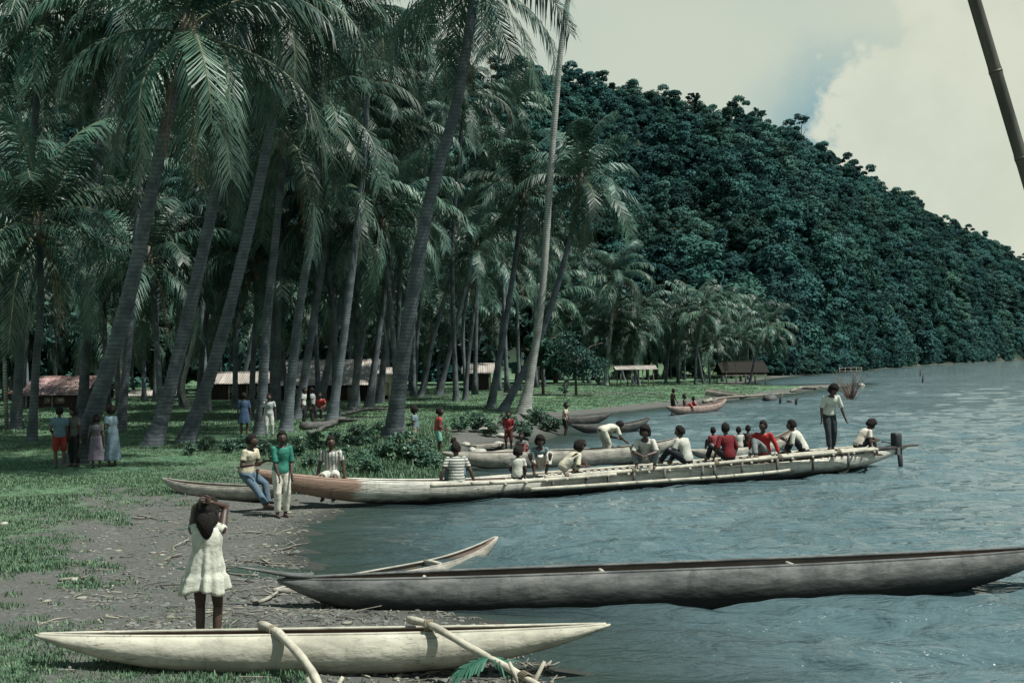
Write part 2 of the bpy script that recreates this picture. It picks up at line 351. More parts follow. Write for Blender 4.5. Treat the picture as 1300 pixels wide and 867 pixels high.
# ------------------------------------------------------------------ water
def make_water():
    mt = bpy.data.materials.new('lake_water'); mt.use_nodes = True; nt = mt.node_tree; nt.nodes.clear()
    out = N(nt, 'ShaderNodeOutputMaterial'); b = N(nt, 'ShaderNodeBsdfPrincipled', i_Roughness=0.05, i_IOR=1.33)
    tc = N(nt, 'ShaderNodeTexCoord'); co = tc.outputs['Object']
    n0 = N(nt, 'ShaderNodeTexNoise', i_Scale=0.12, i_Detail=3.0); lk(nt, co, n0.inputs['Vector'])
    lk(nt, mixc(nt, mrange(nt, n0.outputs[0], 0.35, 0.65), (0.048, 0.080, 0.090), (0.074, 0.112, 0.124)), b.inputs['Base Color'])
    mp = N(nt, 'ShaderNodeMapping', i_Scale=(0.42, 1.0, 1.0), i_Rotation=(0, 0, R(10))); lk(nt, co, mp.inputs[0])
    n1 = N(nt, 'ShaderNodeTexNoise', i_Scale=2.0, i_Detail=4.0, i_Roughness=0.6, i_Distortion=0.3); lk(nt, mp.outputs[0], n1.inputs['Vector'])
    n2 = N(nt, 'ShaderNodeTexNoise', i_Scale=7.0, i_Detail=3.0, i_Roughness=0.55); lk(nt, mp.outputs[0], n2.inputs['Vector'])
    n3 = N(nt, 'ShaderNodeTexNoise', i_Scale=0.30, i_Detail=2.0); lk(nt, mp.outputs[0], n3.inputs['Vector'])
    h = math_(nt, 'ADD', math_(nt, 'MULTIPLY', n1.outputs[0], 0.27), math_(nt, 'MULTIPLY', n2.outputs[0], 0.035))
    h = math_(nt, 'ADD', h, math_(nt, 'MULTIPLY', n3.outputs[0], 0.10))
    bp = N(nt, 'ShaderNodeBump', i_Strength=1.0, i_Distance=1.0); lk(nt, h, bp.inputs['Height']); lk(nt, bp.outputs[0], b.inputs['Normal'])
    ad = N(nt, 'ShaderNodeAttribute', attribute_name='depth')
    tr = N(nt, 'ShaderNodeBsdfTransparent', i_0=(0.72, 0.84, 0.76, 1))
    mx = N(nt, 'ShaderNodeMixShader'); lk(nt, mrange(nt, ad.outputs['Fac'], 0.0, 0.42, 0.22, 1.0), mx.inputs[0]); lk(nt, tr.outputs[0], mx.inputs[1]); lk(nt, b.outputs[0], mx.inputs[2])
    lk(nt, mx.outputs[0], out.inputs[0])
    Ys = np.concatenate([[-40, -10, 4], np.geomspace(7, 170, 560), np.geomspace(171.5, 1500, 80)])
    tt = np.concatenate([np.linspace(-0.6, -0.25, 20), np.linspace(-0.245, 0.5, 330), np.linspace(0.52, 1.6, 30)])
    YY, TT = np.meshgrid(Ys, tt, indexing='ij'); XX = TT * np.maximum(YY, 14.0)
    d = shore_d(XX, YY); Z = np.zeros_like(XX); r = np.random.default_rng(3)
    gridy = np.gradient(Ys)[:, None]; gridx = 0.0023 * np.maximum(YY, 14)
    for i in range(26):
        lam = 0.45 * (1.11 ** i); th = R(78) + r.normal(0, 0.42); k = 2 * math.pi / lam; a = 0.0175 * lam ** 0.30 * min(1, lam / .9) * (.60 if lam > 2.5 else 1)
        att = np.clip(lam / (3.5 * np.maximum(gridy, gridx)) - 0.6, 0, 1)
        ph = k * (XX * math.cos(th) + YY * math.sin(th)) + r.uniform(0, 6.28) + .9 * vnoise(XX / (lam * 3), YY / (lam * 3), i)
        Z += a * att * (np.sin(ph) + 0.25 * np.sin(2 * ph + 0.6))
    Z *= 0.40 + 0.60 * sstep(-d, 0.3, 3.0)
    Z *= 0.75 + 0.7 * vnoise(XX / 9, YY / 9, 55)
    me = grid_mesh('lake', np.stack([XX, YY, Z], -1)[:, ::-1], mt)
    vattr(me, 'depth', (np.maximum(-terr(XX, YY), 0))[:, ::-1])
    tag(link('lake', me), kind='structure')
make_water()

# ------------------------------------------------------------------ foliage materials
def leaf_mat(name, c1, c2, rand=0.25, trans=0.12, rough=0.5, spec=0.35, scale=2.0):
    return pbr(name, c1, c2, scale=scale, rough=rough, spec=spec, rand=rand, trans=trans, detail=2.0)
def hill_patch(nt, tc, co, col, b):
    oi = N(nt, 'ShaderNodeObjectInfo'); n = N(nt, 'ShaderNodeTexNoise', i_Scale=.022, i_Detail=3.0); lk(nt, oi.outputs['Location'], n.inputs['Vector'])
    return mixc(nt, mrange(nt, n.outputs[0], .48, .66, 0, .85), col, (0.046, 0.096, 0.084))
LEAF_FAR = pbr('hill_leaf', (0.014, 0.046, 0.047), (0.032, 0.078, 0.072), scale=.6, rough=.95, spec=.03, rand=.5, trans=.08, detail=2.0, extra=hill_patch)  # leaf colour shifted towards blue in place of distance haze
LEAF_DARK = leaf_mat('dark_leaf', (0.010, 0.034, 0.030), (0.026, 0.062, 0.050), rand=0.3, spec=.12, trans=0.10, scale=0.8)
LEAF_MID = leaf_mat('shrub_leaf', (0.030, 0.076, 0.050), (0.066, 0.128, 0.080), rand=0.25, trans=0.15)
LEAF_PALE = leaf_mat('pale_leaf', (0.05, 0.13, 0.065), (0.10, 0.20, 0.10), rand=0.2, trans=0.18)
FROND = leaf_mat('palm_leaf', (0.014, 0.044, 0.036), (0.062, 0.116, 0.088), rand=0.45, trans=0.06, rough=0.48, spec=0.28, scale=0.7)
RACHIS = pbr('palm_rachis', (0.055, 0.070, 0.040), (0.12, 0.125, 0.075), rough=0.5)
DEADFROND = pbr('dead_frond', (0.13, 0.10, 0.06), (0.20, 0.16, 0.10), rough=0.8, rand=0.2)
BLADE = leaf_mat('grass_blade', (0.056, 0.118, 0.070), (0.125, 0.195, 0.112), rand=0.35, trans=0.2, scale=3.0)
BARK = pbr('bark', (0.055, 0.05, 0.042), (0.13, 0.12, 0.10), scale=5, rough=0.9, bump=0.6, stretch=(1, 1, 0.3))
def palm_bark(nt, tc, co, col, b):
    wv = N(nt, 'ShaderNodeTexWave', wave_type='BANDS', bands_direction='Z', i_Scale=2.6, i_Distortion=3.0, i_Detail=3.0); lk(nt, co, wv.inputs['Vector'])
    return mixc(nt, mrange(nt, wv.outputs['Fac'], 0.55, 0.95, 0.0, 0.65), col, (0.045, 0.048, 0.046))
PALMBARK = pbr('palm_bark', (0.042, 0.056, 0.069), (0.108, 0.130, 0.146), scale=2.2, rough=0.85, spec=0.2, bump=0.5, bscale=16, rand=0.18, extra=palm_bark)
PALEBARK = pbr('pale_palm_bark', (0.20, 0.215, 0.205), (0.32, 0.335, 0.315), scale=2.2, rough=0.85, spec=0.2, bump=0.5, bscale=16, extra=palm_bark)
COCO = pbr('coconut_husk', (0.06, 0.085, 0.03), (0.12, 0.10, 0.05), scale=8, rough=0.6)

# ------------------------------------------------------------------ scattering for uncountable growth
def scatter(name, P, rz, sc, variants, label=None):
    me = bpy.data.meshes.new(name); me.vertices.add(len(P)); me.vertices.foreach_set('co', np.asarray(P, float).reshape(-1))
    vattr(me, 'rz', rz); vattr(me, 'sc', sc)
    o = link(name, me); tag(o, kind='stuff')
    if label: o['label'] = label
    col = bpy.data.collections.new(name + '_source')
    for i, vm in enumerate(variants): col.objects.link(bpy.data.objects.new(name + '_source', vm))
    ng = bpy.data.node_groups.new(name, 'GeometryNodeTree')
    ng.interface.new_socket('Geometry', in_out='INPUT', socket_type='NodeSocketGeometry'); ng.interface.new_socket('Geometry', in_out='OUTPUT', socket_type='NodeSocketGeometry')
    n = ng.nodes; gi = n.new('NodeGroupInput'); go = n.new('NodeGroupOutput'); ip = n.new('GeometryNodeInstanceOnPoints'); ci = n.new('GeometryNodeCollectionInfo')
    ci.inputs['Collection'].default_value = col; ci.inputs['Separate Children'].default_value = True; ci.inputs['Reset Children'].default_value = True
    a1 = n.new('GeometryNodeInputNamedAttribute'); a1.inputs[0].default_value = 'rz'; a2 = n.new('GeometryNodeInputNamedAttribute'); a2.inputs[0].default_value = 'sc'
    cx = n.new('ShaderNodeCombineXYZ'); L = ng.links
    rv = n.new('FunctionNodeRandomValue'); rv.data_type = 'INT'; rv.inputs['Min'].default_value = 0; rv.inputs['Max'].default_value = 999
    fo = lambda nd: [x for x in nd.outputs if x.enabled and x.name == 'Attribute'][0]
    L.new(fo(a1), cx.inputs[2]); L.new(cx.outputs[0], ip.inputs['Rotation']); L.new(fo(a2), ip.inputs['Scale'])
    L.new(gi.outputs[0], ip.inputs['Points']); L.new(ci.outputs[0], ip.inputs['Instance']); ip.inputs['Pick Instance'].default_value = True
    L.new([x for x in rv.outputs if x.enabled][0], ip.inputs['Instance Index']); L.new(ip.outputs[0], go.inputs[0])
    md = o.modifiers.new('scatter', 'NODES'); md.node_group = ng
    return o

def leaf_cards(cent, outdir, size, r, aspect=1.7, flop=0.8):
    n = len(cent); nd = outdir + r.normal(0, flop, (n, 3)); nd /= np.linalg.norm(nd, axis=1, keepdims=True) + 1e-9
    a = np.cross(nd, r.normal(0, 1, (n, 3))); a /= np.linalg.norm(a, axis=1, keepdims=True) + 1e-9
    b = np.cross(nd, a); s_ = (size * r.uniform(0.6, 1.35, n))[:, None]
    fold = nd * s_ * 0.12
    return np.stack([cent - a * s_ * aspect * 0.5, cent + b * s_ * 0.5 - fold, cent + a * s_ * aspect * 0.5, cent - b * s_ * 0.5 - fold], 1)
def crown_quads(seed, rad, height, lobes, per, size, base=0.0, flat=0.75, lsz=(.26, .46), flop=.8, fuzz=(.45, 1.08)):
    """Leaf cards spread through uneven lobes."""
    r = np.random.default_rng(seed); out = []
    for i in range(lobes):
        a = r.uniform(0, 6.283); rr = rad * r.uniform(0.0, 0.72) ** 0.8; zz = base + height * r.uniform(0.12, 0.92)
        k = 1 - 0.45 * abs((zz - base) / height - 0.45) * 2
        c = np.array([math.cos(a) * rr * k, math.sin(a) * rr * k, zz]); lr = rad * r.uniform(*lsz)
        d = r.normal(0, 1, (per, 3)); d /= np.linalg.norm(d, axis=1, keepdims=True); d[:, 2] = np.where(d[:, 2] < -0.35, -d[:, 2], d[:, 2])
        q = r.uniform(*fuzz, per) ** 0.5
        cent = c + d * (lr * q)[:, None] * np.array([1, 1, flat])
        out.append(leaf_cards(cent, d + np.array([0, 0, 0.35]), size, r, flop=flop))
    return np.concatenate(out)

def trunk_mesh(mb, h, r0, r1, seed, limbs=4, crown_base=0.5, rad=2.0, n=7):
    r = np.random.default_rng(seed)
    pts = bez([(0, 0, -0.2), (r.normal(0, .08) * h * .3, r.normal(0, .08) * h * .3, h * .4), (r.normal(0, .1) * h * .3, r.normal(0, .1) * h * .3, h * .8)], 7)
    mb.tube(pts, list(np.linspace(r0, r1, 7)), n)
    for i in range(limbs):
        a = r.uniform(0, 6.28); k = r.integers(3, 7); p = pts[k]
        e = p + np.array([math.cos(a) * rad * .75, math.sin(a) * rad * .75, h * r.uniform(.15, .32)])
        mb.tube(bez([p, (p + e) / 2 + [0, 0, .08 * h], e], 5), list(np.linspace(r1 * 1.0, r1 * .25, 5)), 5)

# ------------------------------------------------------------------ forest on the hill (one far mass) and the single trees along its skyline
def make_forest():
    var = [quads_mesh('forest_crown', np.concatenate([crown_quads(100 + i, r_, h_, int(lb * 1.25), per, sz * .92, base=h_ * 0.05, lsz=(.14, .42), flop=.52, fuzz=(.35, 1.45))]), LEAF_FAR)
           for i, (r_, h_, lb, per, sz) in enumerate([(3.4, 6.5, 13, 270, .30), (4.2, 7.5, 17, 270, .32), (2.6, 9.0, 12, 260, .28), (4.8, 6.0, 20, 270, .33), (3.2, 10.0, 15, 270, .31), (2.6, 5.0, 10, 250, .27)])]
    P = []
    r = np.random.default_rng(11)
    ang = np.linspace(-0.66, 0.62, 1500); Yg = 100.0
    # jittered rows
    while Yg < 1000:
        sp = 4.0 + 0.004 * Yg
        xs = np.arange(-0.66 * Yg, 0.66 * Yg, sp); X = xs + r.uniform(-.55, .55, len(xs)) * sp; Y = Yg + r.uniform(-.55, .55, len(xs)) * sp
        px = X / Y * F + 650; fd = np.interp(px, RX, FD); rd = np.interp(px, RX, RD)
        d = shore_d(X, Y)
        ok = (Y > fd - 3) & (Y < rd * 1.06 + 8) & (px > -420) & (px < 1620) & (d > 1.0)
        Z = terr(X[ok], Y[ok]); P += list(np.stack([X[ok], Y[ok], Z - 2.0], -1)); Yg += sp * 0.93
    k = 3600; px = np.concatenate([r.uniform(1040, 1480, k // 2), r.uniform(960, 1300, k // 2)]); t = r.uniform(0, 1, k) ** 1.2; Y = np.interp(px, RX, FD) * (1 - t) + np.interp(px, RX, RD) * t; X = (px - 650) / F * Y
    ok = shore_d(X, Y) > 3; P += list(np.stack([X, Y, terr(X, Y) - .8], -1)[ok])
    k = 2600; px = r.uniform(560, 1420, k); t = r.uniform(.80, 1.06, k); Y = np.interp(px, RX, FD) * (1 - t) + np.interp(px, RX, RD) * t; X = (px - 650) / F * Y
    small = np.stack([X, Y, terr(X, Y) - 1.0], -1); P += list(small); P = np.array(P); n = len(P)
    lowd = fbm(P[:, 0] / 45, P[:, 1] / 45, 21, 3)
    sc = np.where(r.uniform(0, 1, n) < .2, r.uniform(1.15, 1.8, n), np.clip(.85 + 0.5 * lowd + r.normal(0, .2, n), .4, 1.4)); sc[-len(small):] = r.uniform(.45, .85, len(small))
    scatter('forest', P, r.uniform(0, 6.28, n), sc, var, 'dense dark rainforest covering the steep hillside above the lake')
    # understorey along the water's edge
    k = 900; px = r.uniform(960, 1500, k); fd = np.interp(px, RX, FD); Y = fd + r.uniform(-6, 10, k); X = (px - 650) / F * Y; ok = shore_d(X, Y) > 0.4
    Q = np.stack([X, Y, np.maximum(terr(X, Y), 0) - 0.4], -1)[ok]; n = len(Q)
    scatter('shoreline_undergrowth', Q, r.uniform(0, 6.28, n), r.uniform(.35, .7, n), var[:2] + var[5:], 'pale green undergrowth hanging over the water at the foot of the hill')
make_forest()

def skyline_tree(px, py_top, hh, kind, label, spread=1.0, seed=0):
    rd = np.interp(px, RX, RD) * 0.99; p = at(px, py_top - 1, rd); zb = gz(p[0], rd); h = max(p[2] - zb, 8.0)
    o = empty('skyline_tree', (p[0], rd, zb - 0.3)); tag(o, label, 'tree', 'trees standing out along the skyline')
    r = np.random.default_rng(seed)
    mb = MB(); rad = 3.2 * spread
    if kind == 'open':          # bare stem, limbs in view, flat open umbrella
        trunk_mesh(mb, h * .95, .30, .16, seed, limbs=8, rad=rad * 1.2)
        V = np.concatenate([crown_quads(seed + 5 + j, rad * .62, h * .16, 6, 60, .30, base=h * (.74 + .14 * r.uniform(0, 1))) + np.array([math.cos(a) * rad * .6, math.sin(a) * rad * .6, 0])
                            for j, a in enumerate(np.linspace(0, 6.28, 7)[:-1])])
    else:
        trunk_mesh(mb, h * .8, .35, .18, seed, limbs=5, rad=rad)
        V = crown_quads(seed, rad * 1.15, h * .92, 22, 150, .34, base=h * .06, lsz=(.2, .45), flop=.45)
    mb.build('trunk', BARK, o); link('crown', quads_mesh('crown', V, LEAF_FAR), o)
for a in [(803, 97, 8, 'full', 'dark rounded tree, highest bump of the ridge left of centre', 1.0, 31), (776, 104, 8, 'full', 'narrow ridge tree just left of the highest rounded one', .7, 32),
          (1016, 146, 8, 'open', 'tall tree with layered open crown standing clear of the ridge', 1.1, 33), (944, 142, 8, 'full', 'dark conical tree on the ridge beside a bare pale one', .6, 34),
          (964, 139, 8, 'open', 'pale thin-crowned tree just right of the dark conical ridge tree', .8, 35), (930, 130, 8, 'open', 'flat-topped sparse tree on the ridge, leftmost of the thin-crowned ones', .8, 36),
          (1150, 243, 8, 'open', 'wispy flat-crowned tree partway down the right slope skyline', .9, 37), (1215, 283, 8, 'full', 'rounded tree on the descending skyline towards the lake', .8, 38),
          (690, 92, 8, 'full', 'ridge tree behind the tall palm trunk', .8, 39), (1090, 209, 8, 'full', 'bushy tree on the skyline below the cumulus edge', .8, 40), (880, 121, 8, 'open', 'spindly tree on the ridge right of the highest rounded one', .8, 41)]:
    skyline_tree(*a)

# ------------------------------------------------------------------ coconut palms
def frond_mesh(seed, elev, L=4.8, pairs=70, wid=0.082, seg=2, leaf=1.12):
    r = np.random.default_rng(seed); n = 15; pts = []; p = np.zeros(3); a = elev; yawd = 0.0; bend = R(r.uniform(78, 125)) * (0.55 + 0.45 * math.cos(max(elev, 0) - 0.5)); side = r.normal(0, .28)
    for i in range(n):
        pts.append(p.copy()); t = i / (n - 1)
        a -= bend / (n - 1) * (0.35 + 1.3 * t); a = max(a, -1.45); yawd += side / (n - 1)
        p = p + np.array([math.cos(a) * math.cos(yawd), math.cos(a) * math.sin(yawd), math.sin(a)]) * L / (n - 1)
    mb = MB(); mb.tube(pts, list(np.linspace(.050, .008, n)), 4, mat=1, sq=.6)
    pts = np.array(pts); V = []; gapp = r.choice([.02, .08, .2])
    for j in range(pairs):
        t = 0.10 + 0.895 * (j + .5) / pairs; x = t * (n - 1); i = min(int(x), n - 2); f = x - i; c = pts[i] * (1 - f) + pts[i + 1] * f; tg = pts[i + 1] - pts[i]; tg /= np.linalg.norm(tg)
        sd = np.cross(tg, [0, 0, 1.0]); ln = np.linalg.norm(sd); sd = sd / ln if ln > 1e-3 else np.array([0, 1.0, 0]); up = np.cross(sd, tg)
        ll = leaf * (0.42 + 0.72 * math.sin(min(t * 1.25 + .12, 1.5) * math.pi / 1.62)) * r.uniform(.85, 1.1); ll = max(ll, .25)
        for s_ in (-1, 1):
            if r.uniform() < gapp: continue
            dr = sd * s_ * r.uniform(.68, .85) + tg * r.uniform(.45, .75) + up * r.uniform(-.05, .30); dr /= np.linalg.norm(dr)
            wv = tg * wid * (1 - .35 * t) * .5; q0 = c; prev = (c - wv * .6, c + wv * .6); pos = c.copy(); dd = dr.copy()
            for k in range(seg):
                dd = dd + np.array([0, 0, -1]) * (.42 + .55 * k) * r.uniform(.75, 1.25); dd /= np.linalg.norm(dd); pos = pos + dd * ll / seg
                wk = wv * (1.0 if k < seg - 1 else .15); cur = (pos - wk, pos + wk)
                V.append([prev[0], prev[1], cur[1], cur[0]]); prev = cur
    V = np.array(V); nb = len(V)
    mb.add(V.reshape(-1, 3), [(4 * i, 4 * i + 1, 4 * i + 2, 4 * i + 3) for i in range(nb)], 0)
    return mb
ELEVS = [R(80), R(62), R(44), R(26), R(8), R(-14), R(-38)]
FRONDS = {k: [frond_mesh(900 + 10 * i + k, e).mesh('frond', [FROND, RACHIS], False) for k in range(2)] for i, e in enumerate(ELEVS) for k in [i]}
FRONDS_FAR = {i: [frond_mesh(700 + 10 * i + k, e, pairs=32, wid=.16).mesh('frond', [FROND, RACHIS], False) for k in range(2)] for i, e in enumerate(ELEVS)}
DEAD = [frond_mesh(500 + k, R(-50), pairs=34, wid=.05, leaf=.7).mesh('frond', [DEADFROND, DEADFROND], False) for k in range(2)]
def coco_mesh():
    mb = MB(); mb.ell((0, 0, 0), (.12, .12, .15), nu=8, nv=6); return mb.mesh('coconut', COCO)
COCOM = coco_mesh()
def palm(pts, label, r0=.20, r1=.11, nf=24, size=1.0, group=None, far=False, seed=0, bark=None, wind=0.0, coco=5, dead=2, step=None, bole=1.0):
    r = np.random.default_rng(seed + 1000)
    base = np.array(pts[0]); o = empty('coconut_palm', base); tag(o, label, 'palm tree', group)
    loc = [np.asarray(p) - base for p in pts]; loc[0] = loc[0] - np.array([0, 0, .25])
    n = 16 if far else 130
    c = bez(loc, n); rad = []
    for i in range(n):
        t = i / (n - 1); q = r0 + (r1 - r0) * min(1, t * 1.15) ** .7 + bole * r0 * .9 * math.exp(-t * 26)
        if not far: q *= 1 + .035 * (1 if i % 2 else -1) + r.normal(0, .012)
        rad.append(q)
    mb = MB(); mb.tube(c, rad, 8 if far else 14); mb.build('trunk', bark or PALMBARK, o, smooth=True)
    top = c[-1]; dirn = c[-1] - c[-3]
    F_ = FRONDS_FAR if far else FRONDS
    ga = r.uniform(0, 6.28)
    for i in range(nf):
        t = (i + .5) / nf; k = min(int(t ** .9 * 7), 6)
        if k == 6 and r.uniform() < .3: k = 5
        a = ga + i * 2.39996 + r.normal(0, .15)
        me = F_[k][int(r.integers(0, 2))]
        f = link('frond', me, o, top + np.array([0, 0, .25 - .5 * t]), a, size * r.uniform(.86, 1.1))
        f.rotation_euler = (r.normal(0, .14), r.normal(0, .10) , a)
    for i in range(dead):
        a = r.uniform(0, 6.28); f = link('frond', DEAD[i % 2], o, top + np.array([0, 0, -.35]), a, size * r.uniform(.6, .85))
    for i in range(coco):
        a = r.uniform(0, 6.28); link('coconut', COCOM, o, top + np.array([math.cos(a) * .28, math.sin(a) * .28, -.30 - r.uniform(0, .35)]), a, r.uniform(.85, 1.15))
    if not far:
        mb = MB(); mb.tube([top - dirn / np.linalg.norm(dirn) * .7, top - [0, 0, .1], top + [0, 0, .6]], [r1 * 1.05, r1 * 1.7, r1 * .8], 9); mb.build('crown_shaft', BARK, o)
    return o
def palm_px(px_pts, label, seed, dY=0.0, Y=None, **kw):
    g = G(*px_pts[0]) if Y is None else None
    Yb = g[1] if Y is None else Y
    if g is None: g = at(*px_pts[0], Yb); g[2] = gz(g[0], Yb)
    n = len(px_pts); P = [g] + [at(p[0], p[1], Yb + dY * (i + 1) / (n - 1)) for i, p in enumerate(px_pts[1:])]
    return palm(P, label, seed=seed, **kw)
palm_px([(92, 588), (130, 490), (165, 370), (205, 185), (240, 38)], 'leaning coconut palm with people gathered round its base, at far left', 1, dY=-2.0, r0=.27, r1=.15, nf=25, size=1.0)
palm_px([(104, 532), (112, 390), (121, 240), (127, 95)], 'upright slimmer coconut palm just behind the people at far left', 2, r0=.26, r1=.14, nf=23, size=1.0)
palm_px([(192, 566), (224, 462), (262, 300), (300, 110), (324, -12)], 'leaning coconut palm, middle one of three parallel trunks at left', 3, dY=-1.0, r0=.27, r1=.15, nf=25, size=1.0)
palm_px([(232, 563), (275, 450), (320, 275), (350, 125), (372, -20)], 'dark leaning coconut palm, rightmost of three parallel trunks at left', 4, r0=.25, r1=.15, nf=25, size=1.0)
palm_px([(20, 545), (28, 400), (40, 200), (58, 20)], 'dark upright coconut palm nearest the left edge, behind the thin pale post', 9, r0=.20, r1=.13, nf=26, size=1.05)
palm_px([(152, 548), (166, 400), (178, 200), (172, 0)], 'coconut palm behind the leftmost leaning one, its crown at the top edge', 10, r0=.18, r1=.12, nf=26, size=1.05)
palm_px([(420, 535), (440, 400), (462, 200), (468, 10)], 'tall coconut palm left of the big leaning palm, its crown at the top edge', 11, r0=.22, r1=.13, nf=26, size=1.0)
palm_px([(497, 562), (514, 440), (543, 265), (580, 130), (606, -28)], 'big leaning coconut palm on the bush-covered bank behind the passenger canoe', 5, r0=.29, r1=.16, nf=24, size=.88, dY=-1.5, bole=1.2)
palm_px([(664, 526), (687, 385), (703, 165), (721, 0), (772, -260)], 'tallest pale-trunked coconut palm rising out of the top of the picture', 6, r0=.23, r1=.14, nf=20, size=1.0, bole=1.6, bark=PALEBARK)
palm_px([(636, 522), (688, 422), (722, 310), (738, 232)], 'coconut palm leaning sharply right behind the tallest pale trunk', 7, r0=.22, r1=.13, nf=24, size=.95)
palm_px([(622, 518), (640, 420), (654, 330), (664, 250)], 'slender coconut palm just left of the tallest pale trunk', 8, r0=.22, r1=.13, nf=24, size=.95)
mids = [((330, 552), (338, 420), (350, 300), (362, 175)), ((350, 532), (352, 420), (356, 320), (350, 215)), ((362, 548), (379, 400), (396, 290), (410, 130)), ((377, 532), (400, 395), (416, 300), (428, 240)),
        ((404, 518), (430, 400), (450, 300), (466, 180)), ((446, 522), (464, 395), (474, 320), (480, 262)), ((468, 516), (487, 380), (504, 280), (520, 150)), ((481, 512), (495, 390), (512, 320), (524, 268)),
        ((556, 502), (586, 385), (610, 285), (618, 225)), ((534, 504), (550, 430), (572, 350), (582, 290))]
mlab = ['thick dark palm trunk that half hides the person in white', 'straight dark palm just right of the person in white', 'dark palm leaning right above the woman in green', 'slim leaning palm in front of the long pale roof',
        'palm leaning across the middle of the long pale roof', 'palm standing before the right end of the long pale roof', 'palm trunk beside the white gable of the long hut', 'slim palm pressed close to the big leaning palm on its left side',
        'leaning palm standing on the lawn between the big leaning palm and the slender one', 'thin palm just right of the big leaning trunk on the lawn']
for i, (p, l) in enumerate(zip(mids, mlab)): palm_px(p, l, 20 + i, r0=.22, r1=.13, nf=19, size=.92, dead=1)
palm_px([(243, 520), (232, 492), (246, 430), (258, 345), (262, 290)], 'pale curving palm trunk between the parallel leaning palms', 40, r0=.16, r1=.11, nf=18, size=.85, bark=PALEBARK)
palm_px([(157, 506), (154, 465), (160, 400), (158, 330)], 'thin pale-trunked palm behind the leftmost leaning palm', 41, r0=.16, r1=.11, nf=18, size=.85, bark=PALEBARK)
palm_px([(291, 500), (293, 430), (300, 370)], 'short thin palm before the left end of the long hut', 42, r0=.15, r1=.10, nf=18, size=.8)
palm_px([(427, 516), (437, 430), (446, 375)], 'thin pale palm in front of the long pale roof', 43, r0=.14, r1=.10, nf=16, size=.8, bark=PALEBARK)
palm_px([(303, 505), (322, 420), (338, 330), (346, 290)], 'palm leaning over the left end of the long pale roof', 44, r0=.2, r1=.12, nf=20, size=.9)
palm_px([(768, 489), (776, 410), (780, 352)], 'lone palm with white trunk standing on the lawn by the shelter', 45, r0=.24, r1=.16, nf=24, size=1.1, bark=PALEBARK)
for i, (p, l) in enumerate([(((505, 530), (500, 440), (492, 350), (484, 285)), 'palm with a broad bright crown hanging low left of the big leaning trunk'), (((428, 530), (424, 420), (416, 330), (408, 270)), 'half-height palm with drooping crown above the middle of the long roof'),
        (((40, 560), (46, 460), (52, 380), (48, 285)), 'half-height palm with big pale fronds near the left edge'), (((205, 535), (200, 450), (196, 390), (190, 330)), 'half-height palm between the two leftmost leaning trunks'), (((318, 530), (322, 450), (326, 390), (322, 340)), 'half-height palm left of the thick dark trunk'),
        (((590, 508), (596, 440), (604, 380), (606, 318)), 'half-height palm right of the big leaning palm on the lawn')]):
    palm_px(p, l, 60 + i, r0=.16, r1=.11, nf=24, size=1.0, dead=1)
# crowns of the grove behind: palms whose stems are lost among the others
back = [(18, 215, 62), (-35, 330, 50), (62, 330, 75), (150, 270, 70), (205, 330, 85), (95, 225, 90), (270, 235, 66), (300, 330, 90), (225, 180, 80), (415, 150, 75), (450, 130, 66), (500, 150, 80), (545, 170, 85), (480, 90, 70), (540, 60, 75),
        (385, 110, 80), (560, 260, 90), (430, 300, 95), (520, 340, 100), (600, 330, 95), (630, 190, 90), (655, 330, 100), (690, 300, 110), (700, 380, 115), (45, 130, 85), (140, 90, 90), (10, 60, 95), (300, 150, 95), (330, 400, 100), (180, 420, 100),
        (70, 270, 60), (170, 330, 66), (240, 300, 72), (300, 270, 60), (120, 400, 78), (40, 400, 88), (260, 390, 90), (370, 340, 76), (400, 380, 92), (460, 350, 88), (490, 400, 98), (540, 390, 104), (575, 400, 108), (625, 390, 108), (330, 220, 70), (380, 60, 60), (440, 215, 70), (590, 120, 78), (650, 130, 95), (670, 210, 100), (705, 330, 120), (735, 330, 128)]
for i, (cx, cy, Y) in enumerate(back):
    r = np.random.default_rng(300 + i); top = at(cx, cy, Y); bx = top[0] - r.uniform(.2, 2.2); b = np.array([bx, Y, gz(bx, Y)])
    zone = ['at the left edge above the thin pale post', 'above the people gathered at far left', 'between the parallel leaning trunks', 'above the long pale roof', 'just left of the big leaning palm', 'just right of the big leaning palm', 'near the tallest pale trunk'][int(np.searchsorted([60, 150, 320, 440, 520, 620], cx))]
    tall = 'high' if cy < 160 else 'half-height' if cy < 300 else 'low'
    palm([b, b * .5 + top * .5 + np.array([-.5, 0, 0]), top], 'grove palm with %s crown %s' % (tall, zone), seed=300 + i, r0=.17, r1=.12, nf=18, size=.92, group='palms deep in the grove', dead=1, coco=3, far=Y > 78)
# distant grove along the far lawn
rr = np.random.default_rng(77)
for i in range(46):
    cx = 735 + i * 6.0 + rr.normal(0, 7); cy = 405 + 30 * vnoise(np.array([i * .7]), np.array([0]), 4)[0] + rr.normal(0, 16) + max(0, (cx - 930)) * .15; Y = rr.uniform(118, 160)
    top = at(cx, cy, Y); bx = top[0] - rr.normal(.8, 1.0); b = np.array([bx, Y, gz(bx, Y)])
    if shore_d(np.array([bx]), np.array([Y]))[0] < 1: continue
    palm([b, b * .5 + top * .5 + np.array([-.3, 0, 0]), top], 'distant coconut palm beyond the far lawn, %s' % ['left of the open shelter', 'behind the open shelter', 'between open shelter and stilt hut', 'directly above the stilt hut', 'right of the stilt hut'][int(np.searchsorted([785, 832, 915, 975], cx))], seed=500 + i, r0=.15, r1=.11, nf=20, size=.80, group='distant palms beyond the far lawn', dead=1, coco=0, far=True)

